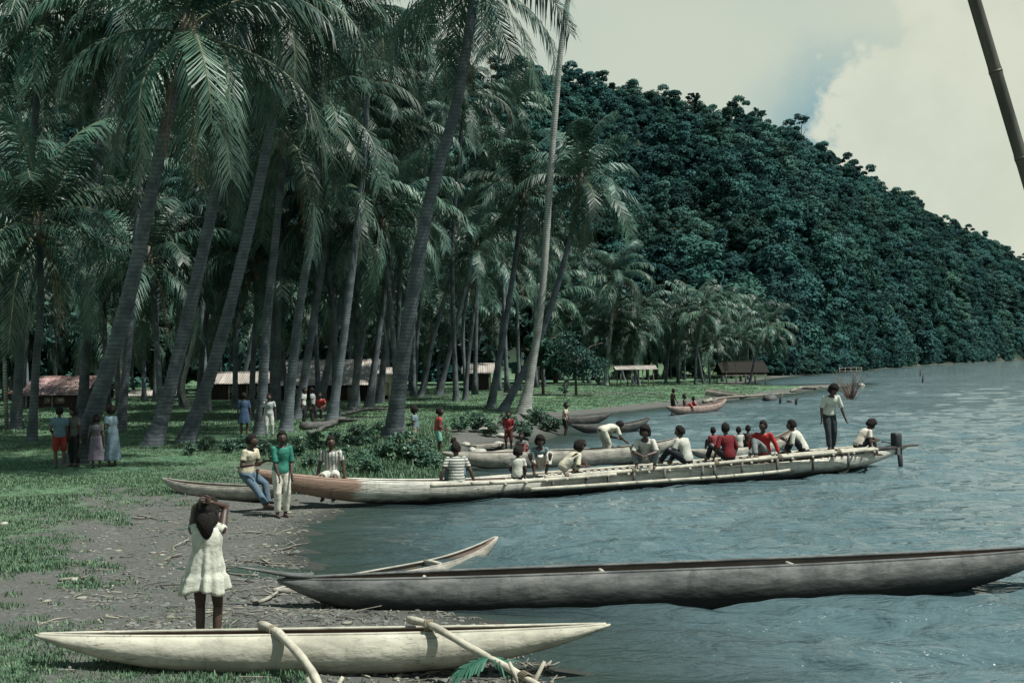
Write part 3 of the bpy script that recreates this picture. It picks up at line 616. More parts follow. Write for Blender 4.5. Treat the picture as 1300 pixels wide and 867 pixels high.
# ------------------------------------------------------------------ broadleaf trees and shrubs
def broadleaf(px, py, Yadd, h, rad, label, seed, mat, lobes=16, per=130, size=.22, base=.3, group=None, name='broadleaf_tree'):
    g = G(px, py); g = np.array([g[0], g[1] + Yadd, 0]); g[2] = gz(g[0], g[1])
    o = empty(name, g); tag(o, label, 'tree', group)
    mb = MB(); trunk_mesh(mb, h * .8, .05 * h * .5, .02 * h * .6, seed, limbs=6, rad=rad); mb.build('trunk', BARK, o)
    link('crown', quads_mesh('crown', crown_quads(seed, rad, h * (1 - base), lobes, per, size, base=h * base), mat), o)
broadleaf(738, 507, 6, 4.4, 2.6, 'small bushy green tree on the lawn right of the tallest palm', 61, LEAF_DARK, 20, 170, .12, .16)
broadleaf(693, 505, 6, 5.2, 2.2, 'dark leafy young tree directly behind the tallest palm trunk', 62, LEAF_DARK, 13, 150, .22, .2)
broadleaf(717, 505, 0, 1.7, .5, 'little sapling bush standing alone on the lawn', 63, LEAF_MID, 6, 90, .12, .1)
broadleaf(570, 492, 12, 7.5, 3.2, 'dark tree behind the lawn left of the slender palms', 64, LEAF_DARK, 16, 140, .28, .15)
for i, (px, Y, h, rad) in enumerate([(15, 92, 13, 6), (75, 104, 11, 6), (135, 110, 13, 6), (195, 108, 12, 6), (255, 112, 13, 6.5), (330, 116, 12, 6), (400, 120, 13, 6.5), (470, 118, 12, 6), (540, 124, 12, 6), (600, 128, 12, 6), (655, 130, 12, 6), (705, 133, 11, 5.5), (-40, 85, 14, 6), (755, 150, 11, 6), (830, 158, 12, 6), (890, 164, 11, 6), (945, 170, 10, 6)]):
    X = (px - 650) / F * Y; g = np.array([X, Y, gz(X, Y)]); o = empty('broadleaf_tree', g)
    tag(o, 'dark broadleaf tree closing the view ' + ['behind the post at the left edge', 'behind the rusty-roofed hut', 'behind the upright slim palm', 'behind the low pale-roofed shelter', 'behind the pale curving trunk', 'behind the left end of the long hut', 'behind the middle of the long roof', 'behind the white shed', 'behind the big leaning palm', 'behind the small pale-roofed hut', 'behind the slender palm', 'behind the tallest palm', 'at the extreme left', 'left of the lone white-trunked palm', 'behind the open shelter', 'between shelter and stilt hut', 'behind the stilt hut'][i], 'tree', 'dark trees behind the village')
    mb = MB(); trunk_mesh(mb, h * .8, .3, .12, 80 + i, limbs=6, rad=rad); mb.build('trunk', BARK, o)
    link('crown', quads_mesh('crown', crown_quads(80 + i, rad, h * .95, 26, 150, .46, base=h * .04), LEAF_DARK), o)
SHRUBS = [quads_mesh('foliage', crown_quads(200 + i, .62, .70, 16, 110, .055, base=.0, lsz=(.2, .4)), LEAF_MID) for i in range(4)]
def stems(seed):
    r = np.random.default_rng(seed); mb = MB()
    for i in range(6):
        a = r.uniform(0, 6.28); mb.tube([(0, 0, -.1), (math.cos(a) * .15, math.sin(a) * .15, .3), (math.cos(a) * .35, math.sin(a) * .35, .62)], [.014, .01, .005], 5)
    return mb.mesh('stem', BARK)
STEMS = [stems(i) for i in range(2)]
def shrub(p, s_, label, group, seed):
    o = empty('shrub', p, seed * 1.7); tag(o, label, 'shrub', group)
    link('foliage', SHRUBS[seed % 4], o, sc=s_); link('stem', STEMS[seed % 2], o, sc=s_)
rr = np.random.default_rng(5)
i = 0
for (px, py, s_) in [(352, 585, .8), (380, 580, 1.0), (402, 572, 1.1), (425, 570, 1.2), (448, 572, 1.25), (470, 570, 1.2), (440, 590, 1.0), (462, 594, 1.1), (484, 588, 1.25), (508, 590, 1.3), (530, 592, 1.2), (548, 594, 1.1), (500, 606, 1.0), (525, 606, .95), (470, 608, .85), (545, 604, .9), (455, 556, 1.1), (480, 556, 1.1), (395, 600, .8), (445, 606, .8), (540, 578, 1.0)]:
    shrub(G(px, py), s_ * rr.uniform(.55, .85), 'leafy green shrub on the bank ' + ('behind the woman in green' if px < 400 else 'behind the man in dark stripes' if px < 450 else 'below the big leaning palm' if px < 510 else 'left of the striped shirt'), 'shrubs on the near bank', i); i += 1
for (px, py, s_) in [(608, 548, .9), (622, 552, .7), (665, 548, .9), (680, 550, 1.0), (694, 549, .9), (705, 548, .7), (650, 545, .7), (584, 548, .8), (600, 540, .7), (640, 540, .6)]:
    shrub(G(px, py), s_, 'low scrubby bush on the eroded bank by the inlet', 'bushes on the inlet bank', i); i += 1
for (px, py, s_) in [(290, 575, .6), (262, 572, .6), (240, 578, .55), (310, 572, .65), (330, 578, .7)]:
    shrub(G(px, py), s_, 'low weedy bush in the shaded grass behind the seated person in jeans', 'weeds in the shaded grass', i); i += 1

# ------------------------------------------------------------------ grass
def tuft(seed, n=20, h=.055, spread=.13, w_=.009):
    r = np.random.default_rng(seed); V = []
    for i in range(n):
        a = r.uniform(0, 6.28); b = r.uniform(0, 6.28); c = np.array([math.cos(a), math.sin(a), 0]) * spread * r.uniform(0, 1); d = np.array([math.cos(b), math.sin(b), 0]); s_ = np.array([-d[1], d[0], 0]) * w_
        hh = h * r.uniform(.5, 1.2); V.append([c - s_, c + s_, c + d * hh * .45 + s_ * .3 + [0, 0, hh], c + d * hh * .45 - s_ * .3 + [0, 0, hh]])
    return quads_mesh('tuft', np.array(V), BLADE)
def make_grass():
    r = np.random.default_rng(9)
    def pts(n, y0, y1, t0, t1, dens):
        Y = (r.uniform(y0 ** .5, y1 ** .5, n)) ** 2; X = r.uniform(t0, t1, n) * Y; d = shore_d(X, Y); p = dens(X, Y, d); ok = r.uniform(0, 1, n) < p
        X, Y = X[ok], Y[ok]; return np.stack([X, Y, terr(X, Y) - .01], -1)
    nz = lambda X, Y: fbm(X * .9, Y * .9, 40, 3)
    P = pts(60000, 9.5, 46, -.47, .06, lambda X, Y, d: np.where(d > 0.4, np.clip((d - 2.9) / 3.0 + 1.5 * nz(X, Y), 0.03, 1) * np.clip((d - .5) / 2, 0, 1), 0) * .75)
    n = len(P); scatter('grass', P, r.uniform(0, 6.28, n), np.clip(.75 + .9 * fbm(P[:, 0] * .5, P[:, 1] * .5, 4, 3) + r.normal(0, .15, n), .35, 1.7), [tuft(i) for i in range(5)], 'short grass thinning out towards the muddy beach')
    P = pts(40000, 46, 135, -.47, .30, lambda X, Y, d: np.clip((d - 2.2) / 2.0 + .8 * nz(X * .4, Y * .4), 0, 1) * .8 * (hill_z(X, Y) < .5))
    n = len(P); scatter('lawn_grass', P, r.uniform(0, 6.28, n), r.uniform(.5, 1.1, n), [tuft(10 + i, 14, .07, .34, .03) for i in range(4)], 'cropped grass of the lawn beneath the palms')
    k = 4200; px = r.uniform(370, 566, k); py = r.uniform(538, 612, k); P = np.array([on_z(a, b, .35) for a, b in zip(px, py)]); d = shore_d(P[:, 0], P[:, 1]); P = P[(d > .1) & (d < 4.5)]; P[:, 2] = terr(P[:, 0], P[:, 1])
    n = len(P); scatter('bank_weeds', P, r.uniform(0, 6.28, n), r.uniform(.7, 1.5, n), [tuft(20 + i, 22, .16, .16, .012) for i in range(4)], 'tall weeds on the bank above the inlet')
make_grass()

# ------------------------------------------------------------------ canoes
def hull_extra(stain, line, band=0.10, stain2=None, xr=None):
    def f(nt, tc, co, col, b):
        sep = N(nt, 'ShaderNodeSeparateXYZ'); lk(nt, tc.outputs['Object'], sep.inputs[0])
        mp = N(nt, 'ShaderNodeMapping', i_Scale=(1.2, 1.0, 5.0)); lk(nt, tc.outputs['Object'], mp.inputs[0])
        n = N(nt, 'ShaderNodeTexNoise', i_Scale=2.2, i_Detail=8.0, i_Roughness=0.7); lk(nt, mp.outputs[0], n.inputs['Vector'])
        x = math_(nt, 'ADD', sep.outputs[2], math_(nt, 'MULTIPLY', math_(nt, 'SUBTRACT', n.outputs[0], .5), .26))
        c = mixc(nt, mrange(nt, x, line - band, line + band, 1, 0), col, stain)  # lower hull darkened: waterline stain and undercut shade painted together
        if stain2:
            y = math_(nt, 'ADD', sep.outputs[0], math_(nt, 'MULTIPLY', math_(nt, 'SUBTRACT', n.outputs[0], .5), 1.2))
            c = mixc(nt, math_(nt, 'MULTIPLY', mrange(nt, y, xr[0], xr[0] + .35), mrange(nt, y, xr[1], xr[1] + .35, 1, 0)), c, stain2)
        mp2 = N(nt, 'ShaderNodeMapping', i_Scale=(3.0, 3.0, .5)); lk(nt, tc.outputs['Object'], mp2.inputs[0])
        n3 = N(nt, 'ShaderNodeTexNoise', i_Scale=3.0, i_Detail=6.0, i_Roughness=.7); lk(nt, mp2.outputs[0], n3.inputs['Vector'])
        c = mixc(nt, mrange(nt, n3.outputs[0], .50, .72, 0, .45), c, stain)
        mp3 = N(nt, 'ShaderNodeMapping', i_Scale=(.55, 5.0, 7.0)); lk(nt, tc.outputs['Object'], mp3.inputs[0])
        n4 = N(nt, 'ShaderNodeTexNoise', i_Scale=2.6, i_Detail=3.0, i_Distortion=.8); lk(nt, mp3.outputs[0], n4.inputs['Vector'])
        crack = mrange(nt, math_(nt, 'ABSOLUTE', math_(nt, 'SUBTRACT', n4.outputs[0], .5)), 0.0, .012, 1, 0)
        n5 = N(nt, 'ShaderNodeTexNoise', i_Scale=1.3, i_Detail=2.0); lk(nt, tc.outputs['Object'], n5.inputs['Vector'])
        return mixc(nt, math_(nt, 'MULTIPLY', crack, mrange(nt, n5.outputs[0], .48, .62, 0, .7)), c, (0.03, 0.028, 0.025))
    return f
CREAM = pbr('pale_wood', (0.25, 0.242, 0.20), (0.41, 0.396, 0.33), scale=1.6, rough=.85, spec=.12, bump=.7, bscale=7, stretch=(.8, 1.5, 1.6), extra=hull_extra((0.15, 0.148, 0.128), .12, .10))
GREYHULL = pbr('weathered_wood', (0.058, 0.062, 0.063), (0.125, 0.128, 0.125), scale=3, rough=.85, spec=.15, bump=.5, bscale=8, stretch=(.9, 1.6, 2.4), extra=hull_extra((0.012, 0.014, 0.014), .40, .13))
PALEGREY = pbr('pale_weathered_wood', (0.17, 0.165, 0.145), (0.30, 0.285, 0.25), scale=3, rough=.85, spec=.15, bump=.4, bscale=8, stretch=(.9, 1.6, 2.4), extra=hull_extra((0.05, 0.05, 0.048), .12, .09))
DARKHULL = pbr('dark_wet_wood', (0.025, 0.027, 0.028), (0.075, 0.075, 0.072), scale=3, rough=.7, spec=.3, bump=.4, bscale=8, stretch=(.9, 1.6, 2.4))
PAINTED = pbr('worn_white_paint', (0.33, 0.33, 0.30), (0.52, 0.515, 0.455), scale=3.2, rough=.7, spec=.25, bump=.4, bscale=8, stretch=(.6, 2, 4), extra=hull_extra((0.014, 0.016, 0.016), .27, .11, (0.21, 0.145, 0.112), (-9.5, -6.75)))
PINKHULL = pbr('faded_pink_paint', (0.15, 0.11, 0.10), (0.24, 0.185, 0.17), scale=4, rough=.8)
INNER = pbr('hollowed_wood', (0.12, 0.085, 0.072), (0.20, 0.15, 0.125), scale=4, rough=.9, stretch=(.4, 2, 2))
POLE = pbr('peeled_pole', (0.22, 0.205, 0.165), (0.36, 0.34, 0.28), scale=5, rough=.8, bump=.4, bscale=14, stretch=(1, 1, 1))
BAMBOO = pbr('sunbleached_bamboo', (0.20, 0.192, 0.16), (0.36, 0.345, 0.285), scale=3, rough=.7, spec=.3)
LASH = pbr('fibre_lashing', (0.10, 0.085, 0.06), (0.18, 0.15, 0.11), scale=20, rough=.9)
TIMBER = pbr('old_timber', (0.14, 0.13, 0.11), (0.26, 0.24, 0.20), scale=4, rough=.9, bump=.5, bscale=10)
def canoe(label, A, B, beam, depth, keel, theta0=R(62), rise=(.1, .1), kp=(3, 3), pe=(2.2, 2.2), mat=None, th=.035, group=None, name='dugout_canoe', zend=(.02, .02), rexp=3.0, tilt=0.0, sta=49, box=.7):
    A = np.array(A, float); B = np.array(B, float); M_ = (A + B) / 2; D = B - A; L = np.linalg.norm(D[:2]); rz = math.atan2(D[1], D[0])
    o = empty(name, (M_[0], M_[1], keel), rz); tag(o, label, 'canoe', group)
    if tilt: o.rotation_euler.y = tilt
    us = np.sin(np.linspace(-math.pi / 2, math.pi / 2, sta)); n = 22; outer = []; inner = []
    r = np.random.default_rng(int(abs(M_[0] * 100)))
    for u in us:
        e = 0 if u < 0 else 1; a = abs(u)
        zt = depth + rise[e] * a ** rexp; zb = (zt - zend[e]) * a ** kp[e]
        b = beam / 2 * (1 - a ** pe[e]) ** .62 + .006
        b *= 1 + .02 * math.sin(u * 9 + r.uniform(0, .3)); hc = (zt - zb) / (1 + math.cos(theta0)); zc = zb + hc
        ang = np.linspace(theta0, 2 * math.pi - theta0, n)
        sx = np.sign(np.sin(ang)) * np.abs(np.sin(ang)) ** box; outer.append(np.stack([np.full(n, u * L / 2), b * sx, zc + hc * np.cos(ang)], -1))
        bi = max(b - th, b * .35); hi = max(hc - th, hc * .4)
        ai = np.linspace(2 * math.pi - theta0, theta0, n); si = np.sign(np.sin(ai)) * np.abs(np.sin(ai)) ** box
        inner.append(np.stack([np.full(n, u * L / 2 * (.985 if a > .9 else 1)), bi * si, np.minimum(zc + hi * np.cos(ai) + (hc - hi) * max(math.cos(theta0), 0), zt - .0)], -1))
    mb = MB(); k = len(us)
    V = np.concatenate([np.concatenate([a_, b_]) for a_, b_ in zip(outer, inner)]); m2 = 2 * n; fs = []; ms = []
    for i in range(k - 1):
        for j in range(m2):
            fs.append((i * m2 + j, i * m2 + (j + 1) % m2, (i + 1) * m2 + (j + 1) % m2, (i + 1) * m2 + j)); ms.append(0 if j < n - 1 else 1)
    mb.add(V, fs); mb.m = ms
    for q in (0, k - 1): mb.f.append(tuple(q * m2 + j for j in range(m2))); mb.m.append(0)
    mb.build('hull', [mat, INNER], o)
    # worked rim along each side
    for sd in (0, n - 1):
        mb = MB(); pts = [(outer[i][sd] + inner[i][n - 1 - sd]) / 2 + np.array([0, 0, -.004]) for i in range(2, k - 2)]; mb.tube(pts, th * .60, 6, sq=.9); mb.build('gunwale', mat, o)
    return o
def lpt(o, p):                 # world point -> local of an empty (rz only)
    q = rotz(-o.rotation_euler.z) @ (np.asarray(p, float) - np.array(o.location)); return q
def thwart(o, x, z, half, rad=.03):
    mb = MB(); mb.tube([(x, -half, z), (x, 0, z + .01), (x, half, z)], rad, 7); mb.build('thwart', POLE, o)

# pale canoe drawn up in front, with two outrigger booms reaching towards the viewer
YC1 = 11.2
c1 = canoe('pale cream dugout canoe with outrigger booms on the beach in front of the girl', [at(45, 803, YC1)[0], YC1 - .02, 0], [at(776, 793, YC1)[0], YC1 + .10, 0], .50, .40, .045, R(24), (.015, .03), (2.7, 2.5), (2.3, 2.1), CREAM, th=.03)
def boom(px_pts, Ys, rad):
    P = [lpt(c1, at(p[0], p[1], y)) for p, y in zip(px_pts, Ys)]
    mb = MB(); c = bez(P, 18); mb.tube(c, [rad * (1 + .10 * math.sin(i * 1.9)) * (1.1 - .25 * i / 17) for i in range(18)], 9); b = mb.build('outrigger_boom', POLE, c1)
    return c, b
bc1, b1 = boom([(331, 793), (350, 801), (376, 826), (396, 852), (412, 886), (424, 912)], [11.42, 11.12, 10.75, 10.45, 10.1, 9.85], .040)
bc2, b2 = boom([(519, 786), (548, 794), (590, 818), (640, 845), (690, 874), (728, 900)], [11.42, 11.12, 10.75, 10.4, 10.1, 9.85], .034)
for bb, c, q in ((b1, bc1, 13), (b2, bc2, 12)):
    p = c[q]
    for dx in (-.14, .17):
        mb = MB(); mb.tube([p + [dx * .15, -.02, -.22], p + [dx * .5, .02, -.02], p + [dx, .05, .13]], [.022, .02, .016], 7); mb.build('fork_peg', POLE, bb)
    mb = MB(); t = (c[q + 1] - c[q - 1]); t /= np.linalg.norm(t)
    for k in range(4): mb.tube([p + t * (.02 * k - .03) + np.array([math.cos(a), 0, math.sin(a)]) * .05 for a in np.linspace(0, 6.28, 9)], .008, 5, cap=False)
    mb.build('lashing', LASH, bb)
for c, bb in ((bc1, b1), (bc2, b2)):
    p = c[3]; mb = MB()
    for k in range(5): mb.tube([p + [.016 * k - .03, .05 * math.cos(a), .052 * math.sin(a) - .01] for a in np.linspace(0, 6.28, 9)], .009, 5, cap=False)
    mb.build('lashing', LASH, bb)
fl0 = lpt(c1, [-2.9, 9.8, .06]); fl1 = lpt(c1, [1.6, 9.95, .06]); mb = MB(); mb.tube(bez([fl0, (fl0 * .7 + fl1 * .3), (fl0 * .3 + fl1 * .7), fl1], 16), [.02, .06, .075] + [.08] * 10 + [.075, .06, .02], 10); mb.build('outrigger_float', CREAM, c1)
for x, sd in ((-1.2, 1), (.7, -1)): mb = MB(); mb.tube([(x, -.3, -.03), (x + .05, .3, -.03)], .045, 8); mb.build('resting_pole', POLE, c1)
# green leaf bundle hanging on the second boom
BANANA = leaf_mat('banana_leaf', (0.022, 0.085, 0.058), (0.042, 0.13, 0.088), rand=0, trans=.15, rough=.4)
lo = at(622, 842, 10.52); lb = empty('leaf_bundle', lo); tag(lb, 'bright green torn broad leaf hung over the second outrigger boom', 'leaf')
rl = np.random.default_rng(61)
for i, (a, L_) in enumerate([(150, .30), (205, .34), (330, .26)]):      # torn blades: a midrib with ragged strips hanging off both sides
    mb = MB(); dr = np.array([math.cos(R(a)), math.sin(R(a)) * .6, 0]); sd = np.array([-dr[1], dr[0], 0]); sd /= np.linalg.norm(sd); K = 10
    rib = [dr * L_ * t + np.array([0, 0, .05 + .01 * i - .16 * t ** 1.7]) for t in np.linspace(0, 1, K + 1)]; mb.tube(rib, list(np.linspace(.009, .003, K + 1)), 5)
    for k in range(K):
        for q in (-1, 1):
            w_ = .16 * (.35 + math.sin(math.pi * min((k + 1.2) / (K + 1), 1))) * rl.uniform(.7, 1.1); a0, a1 = rib[k], rib[k] + (rib[k + 1] - rib[k]) * rl.uniform(.86, 1.0); sl_ = dr * .05
            e1 = sd * q * w_ * .55 + sl_ + [0, 0, -.02 + rl.normal(0, .006)]; e2 = sd * q * w_ * rl.uniform(.75, 1.0) + sl_ * 2 + [0, 0, -.10 + rl.normal(0, .02)]
            mb.add([a0, a1, a0 + e1, a1 + e1, a0 + e2, a0 * .35 + a1 * .65 + e2], [(0, 1, 3, 2), (2, 3, 5, 4)])
    ob = mb.build('leaf', BANANA, lb, smooth=False)

# long dark dugout, bow on the beach, stern beyond the picture
A2 = at(352, 722, 14.3); B2 = at(1330, 690, 15.1)
c2 = canoe('long weathered dark dugout canoe lying across the water in front', [A2[0], 14.3, 0], [B2[0] + .25, 15.15, 0], .74, .62, -.20, R(42), (.02, .06), (5, 3.6), (3.2, 2.6), GREYHULL, th=.04, rexp=2.6, tilt=-.012)
pt0 = lpt(c2, at(372, 724, 14.3)); pt1 = lpt(c2, at(300, 712, 14.35)); mb = MB(); mb.tube(bez([pt0 + [.25, 0, -.02], pt0, (pt0 + pt1) / 2 + [0, 0, .0], pt1], 8), list(np.linspace(.10, .022, 8)), 8, sq=.45); mb.build('prow_beak', GREYHULL, c2)
for x in (-3.2, -1.0, 1.4, 3.6): thwart(c2, x, .56, .22)
# small pale canoe behind it
A3 = at(346, 738, 15.1); B3 = at(632, 684, 18.0)
c3 = canoe('small pale grey canoe, mostly hidden behind the long dark one', [A3[0], 15.1, 0], [B3[0], 18.0, 0], .48, .28, -.20, R(60), (.02, .24), (3.2, 3.0), (2.3, 2.3), PALEGREY, th=.03)
thwart(c3, .7, .29, .17)

# the long passenger canoe
K0 = on_z(400, 650); K1 = on_z(1130, 597); DV = (K1 - K0) / np.linalg.norm(K1 - K0); NV = np.array([-DV[1], DV[0], 0])
def on_axis(px, off=0.0, z=0.0):
    a = K0 + NV * (.33 + off); k = (px - 650 + (-6 if z == 0 else -6) * 0) / F
    s_ = (k * a[1] - a[0]) / (DV[0] - k * DV[1]); p = a + DV * s_; p[2] = z; return p
TL = on_axis(299); TR = on_axis(1150)
c4 = canoe('long worn white passenger canoe with bamboo side poles, carrying a row of people', TL, TR, .80, .47, -.10, R(74), (.58, .20), (3.6, 4.5), (2.6, 3.2), PAINTED, th=.04, rexp=3.4, sta=65)
c4.name = 'passenger_canoe'
def c4l(px, off, z): return lpt(c4, on_axis(px, off, z))
def rail_z(px): return float(np.interp(px, [560, 690, 800, 880, 985, 1060, 1115], [.36, .40, .43, .46, .53, .57, .58]))
def bamboo(par, pts, rad, mat=None, nm='bamboo_pole', node=.45):
    c = bez(pts, 40); mb = MB(); L = np.linalg.norm(c[-1] - c[0]); rr_ = []
    cc = []; 
    for i, p in enumerate(c):
        cc.append(p); rr_.append(rad)
    # swollen nodes
    out = []; ro = []; acc = 0
    for i in range(len(c) - 1):
        seg = np.linalg.norm(c[i + 1] - c[i]); out.append(c[i]); ro.append(rad)
        if int((acc + seg) / node) != int(acc / node):
            t = (math.floor((acc + seg) / node) * node - acc) / seg; t = min(max(t, .15), .85); d_ = (c[i + 1] - c[i]) / seg; p = c[i] + d_ * seg * t
            for k_, q in ((-.02, 1.0), (-.006, 1.14), (.006, 1.14), (.02, .97)): out.append(p + d_ * k_); ro.append(rad * q)
        acc += seg
    out.append(c[-1]); ro.append(rad * .95); mb.tube(out, ro, 9); return mb.build(nm, mat or BAMBOO, par)
bamboo(c4, [c4l(p, -.46, rail_z(p)) for p in (690, 790, 880, 985, 1112)], .048)
bamboo(c4, [c4l(p, -.30, rail_z(p) + .015) for p in (960, 1000, 1060, 1108)], .05)
bamboo(c4, [c4l(p, -.52, z) for p, z in ((545, .40), (600, .38), (690, .36), (780, .385))], .042)
bamboo(c4, [c4l(p, -.60, z) for p, z in ((672, .19), (760, .18), (840, .175), (905, .17))], .042)
bamboo(c4, [c4l(p, -.60, z) for p, z in ((908, .17), (950, .185), (985, .20), (1000, .22))], .042)
bamboo(c4, [c4l(p, .50, rail_z(p)) for p in (600, 700, 800, 900, 1000, 1100)], .042)
bamboo(c4, [c4l(p, -.12, rail_z(p) - .07) for p in (640, 760, 880, 1000, 1090)], .045)
bamboo(c4, [c4l(p, .16, rail_z(p) - .07) for p in (640, 760, 880, 1000, 1090)], .045)
for p in np.arange(640, 1110, 26):
    mb = MB(); z = rail_z(p) - .055; mb.tube([c4l(p, -.58, z), c4l(p + 1, .60, z)], .032, 7); mb.build('cross_pole', POLE, c4)
for p in (700, 742, 770, 803, 842, 890, 905, 940, 985, 1030, 1075):
    mb = MB(); mb.tube([c4l(p, -.57, .14), c4l(p, -.50, rail_z(p) - .02)], .035, 7); mb.build('strut', DARKHULL, c4)
for p in (715, 800, 905, 985, 1060):
    mb = MB()
    for k in range(4):
        q = c4l(p + k * 1.2, -.46, rail_z(p)); mb.tube([q + np.array([0, .075 * math.cos(a), .075 * math.sin(a)]) for a in np.linspace(0, 6.28, 9)], .012, 5, cap=False)
    mb.build('lashing', LASH, c4)
# slats of the raised deck
for p in np.arange(700, 1105, 9):
    mb = MB(); z = rail_z(p) - .012; mb.beam(c4l(p, -.36, z), c4l(p, .44, z), .09 , .016); mb.build('deck_slat', TIMBER, c4, smooth=False)
# stern board and outboard motor
mb = MB(); mb.beam(c4l(1090, -.05, .56), c4l(1158, -.05, .60), .34, .05); mb.build('stern_board', DARKHULL, c4, smooth=False)
MOTOR = pbr('motor_paint', (0.018, 0.022, 0.026), (0.03, 0.034, 0.038), scale=9, rough=.6, spec=.3); STEELD = pbr('motor_metal', (0.10, 0.105, 0.11), rough=.4)
mp_ = on_axis(1136, -.12, .60); mo = empty('outboard_motor', mp_ - np.array([0, 0, .10]), math.atan2(DV[1], DV[0])); tag(mo, 'dark outboard motor clamped at the right-hand end of the passenger canoe', 'motor')
def rbox_ring(cx, hx, hy, z, n=16, pw=4):
    return [np.array([cx + hx * math.copysign(abs(math.cos(a)) ** (2 / pw), math.cos(a)), hy * math.copysign(abs(math.sin(a)) ** (2 / pw), math.sin(a)), z]) for a in np.linspace(0, 2 * math.pi, n, endpoint=False)]
mb = MB(); mb.ring_loft([rbox_ring(.0, .10, .09, .06), rbox_ring(.0, .125, .11, .10), rbox_ring(.0, .13, .115, .38), rbox_ring(-.01, .12, .10, .44), rbox_ring(-.02, .09, .08, .46)]); mb.build('cowl', MOTOR, mo)
mb = MB(); mb.ring_loft([rbox_ring(.16, .05, .03, -.75), rbox_ring(.14, .07, .035, -.3), rbox_ring(.08, .08, .05, .12)]); mb.build('leg', MOTOR, mo)
mb = MB(); mb.tube([(.02, 0, .13), (-.25, .02, .20), (-.48, .03, .24)], [.02, .017, .022], 8); mb.build('tiller', MOTOR, mo)
mb = MB(); mb.box((-.02, 0, -.02), (.05, .11, .10)); mb.build('clamp', STEELD, mo, smooth=False)
mb = MB(); mb.box((.02, 0, .455), (.05, .02, .015)); mb.build('cowl_handle', STEELD, mo, smooth=False)

# other canoes at the landing
def canoe_px(a, b, label, beam, depth, keel, mat, **kw):
    A = on_z(*a); B = on_z(*b); return canoe(label, A, B, beam, depth, keel, mat=mat, **kw)
c5 = canoe_px((206, 634), (372, 644), 'pale canoe drawn up on the grass left of the woman in green', .5, .34, .16, PALEGREY, theta0=R(55), rise=(.10, .1), kp=(2.4, 3), th=.03)
c5.location.z -= .12
c6 = canoe_px((560, 597), (866, 584), 'grey canoe lying just beyond the passenger canoe, under the bending person', .72, .52, -.10, PALEGREY, theta0=R(55), rise=(.08, .26), kp=(4, 3.2), pe=(3, 2.6), th=.035)
c7 = canoe_px((872, 588), (1010, 570), 'pale canoe with children, half hidden beyond the right part of the passenger canoe', .6, .36, -.08, PALEGREY, theta0=R(60), rise=(.12, .42), kp=(3, 2.8), rexp=2.4, th=.03)
c8 = canoe_px((660, 541.5), (778, 537), 'dark canoe moored against the grassy bank in the inlet', .7, .50, -.12, DARKHULL, theta0=R(60), rise=(.2, .15), kp=(3, 3), th=.035)
c9 = canoe_px((724, 550.5), (826, 547), 'dark canoe with upturned bow floating in the inlet', .6, .42, -.10, DARKHULL, theta0=R(60), rise=(.05, .26), kp=(3, 2.8), rexp=2.4, th=.035)
c10 = canoe_px((846, 528), (922, 520.5), 'faded pink canoe by the far bank with three children', .75, .50, -.10, PINKHULL, theta0=R(62), rise=(.1, .25), kp=(3, 2.8), th=.035)
for k in range(6):
    p = on_z(566, 590); mb = MB()
for i, (a, b) in enumerate([((585, 586), (650, 582)), ((600, 574), (648, 570))]):
    A = G(*a); B = G(*b); A[2] = max(A[2], .02) + .12; B[2] = max(B[2], .02) + .12; o = empty('beached_plank', (A + B) / 2); tag(o, ['weathered plank on the bank right of the striped shirt', 'upper grey plank by the pale stones on the bank'][i], 'plank')
    mb = MB(); mb.beam(A - (A + B) / 2, B - (A + B) / 2, .30, .07); mb.build('board', TIMBER, o, smooth=False)

# ------------------------------------------------------------------ huts of the village
RUST = pbr('rusted_iron', (0.15, 0.085, 0.080), (0.30, 0.22, 0.21), scale=1.2, rough=.7, spec=.3, stretch=(2.5, .5, .5), rand=.15)
PALEROOF = pbr('bright_iron', (0.17, 0.155, 0.14), (0.31, 0.285, 0.26), scale=.8, rough=.6, spec=.3, stretch=(2, .5, .5), rand=.10)
THATCH = pbr('dark_thatch', (0.012, 0.012, 0.011), (0.032, 0.030, 0.027), scale=6, rough=.95, spec=.05, bump=.8, bscale=20, stretch=(4, 4, 1))
WALLDARK = pbr('dark_boards', (0.022, 0.017, 0.016), (0.050, 0.040, 0.036), scale=3, rough=.9, stretch=(6, 6, .6))
WALLPALE = pbr('limewashed_boards', (0.40, 0.38, 0.32), (0.52, 0.50, 0.43), scale=3, rough=.9, stretch=(6, 6, .6))
FASCIA = pbr('pink_fascia', (0.55, 0.24, 0.19), (0.62, 0.30, 0.24), scale=3, rough=.7)
POSTM = pbr('house_post', (0.12, 0.11, 0.095), (0.22, 0.20, 0.17), scale=4, rough=.9)
def sheet_mesh(wd, ln, mat):
    mb = MB(); k = 13; xs = np.linspace(-wd / 2, wd / 2, k); V = []
    for y in (0, ln):
        for i, x in enumerate(xs): V.append([x, y, .018 * (1 if i % 2 else -1)])
    mb.add(V, [(i, i + 1, k + i + 1, k + i) for i in range(k - 1)]); return mb.mesh('roof_sheet', mat, False)
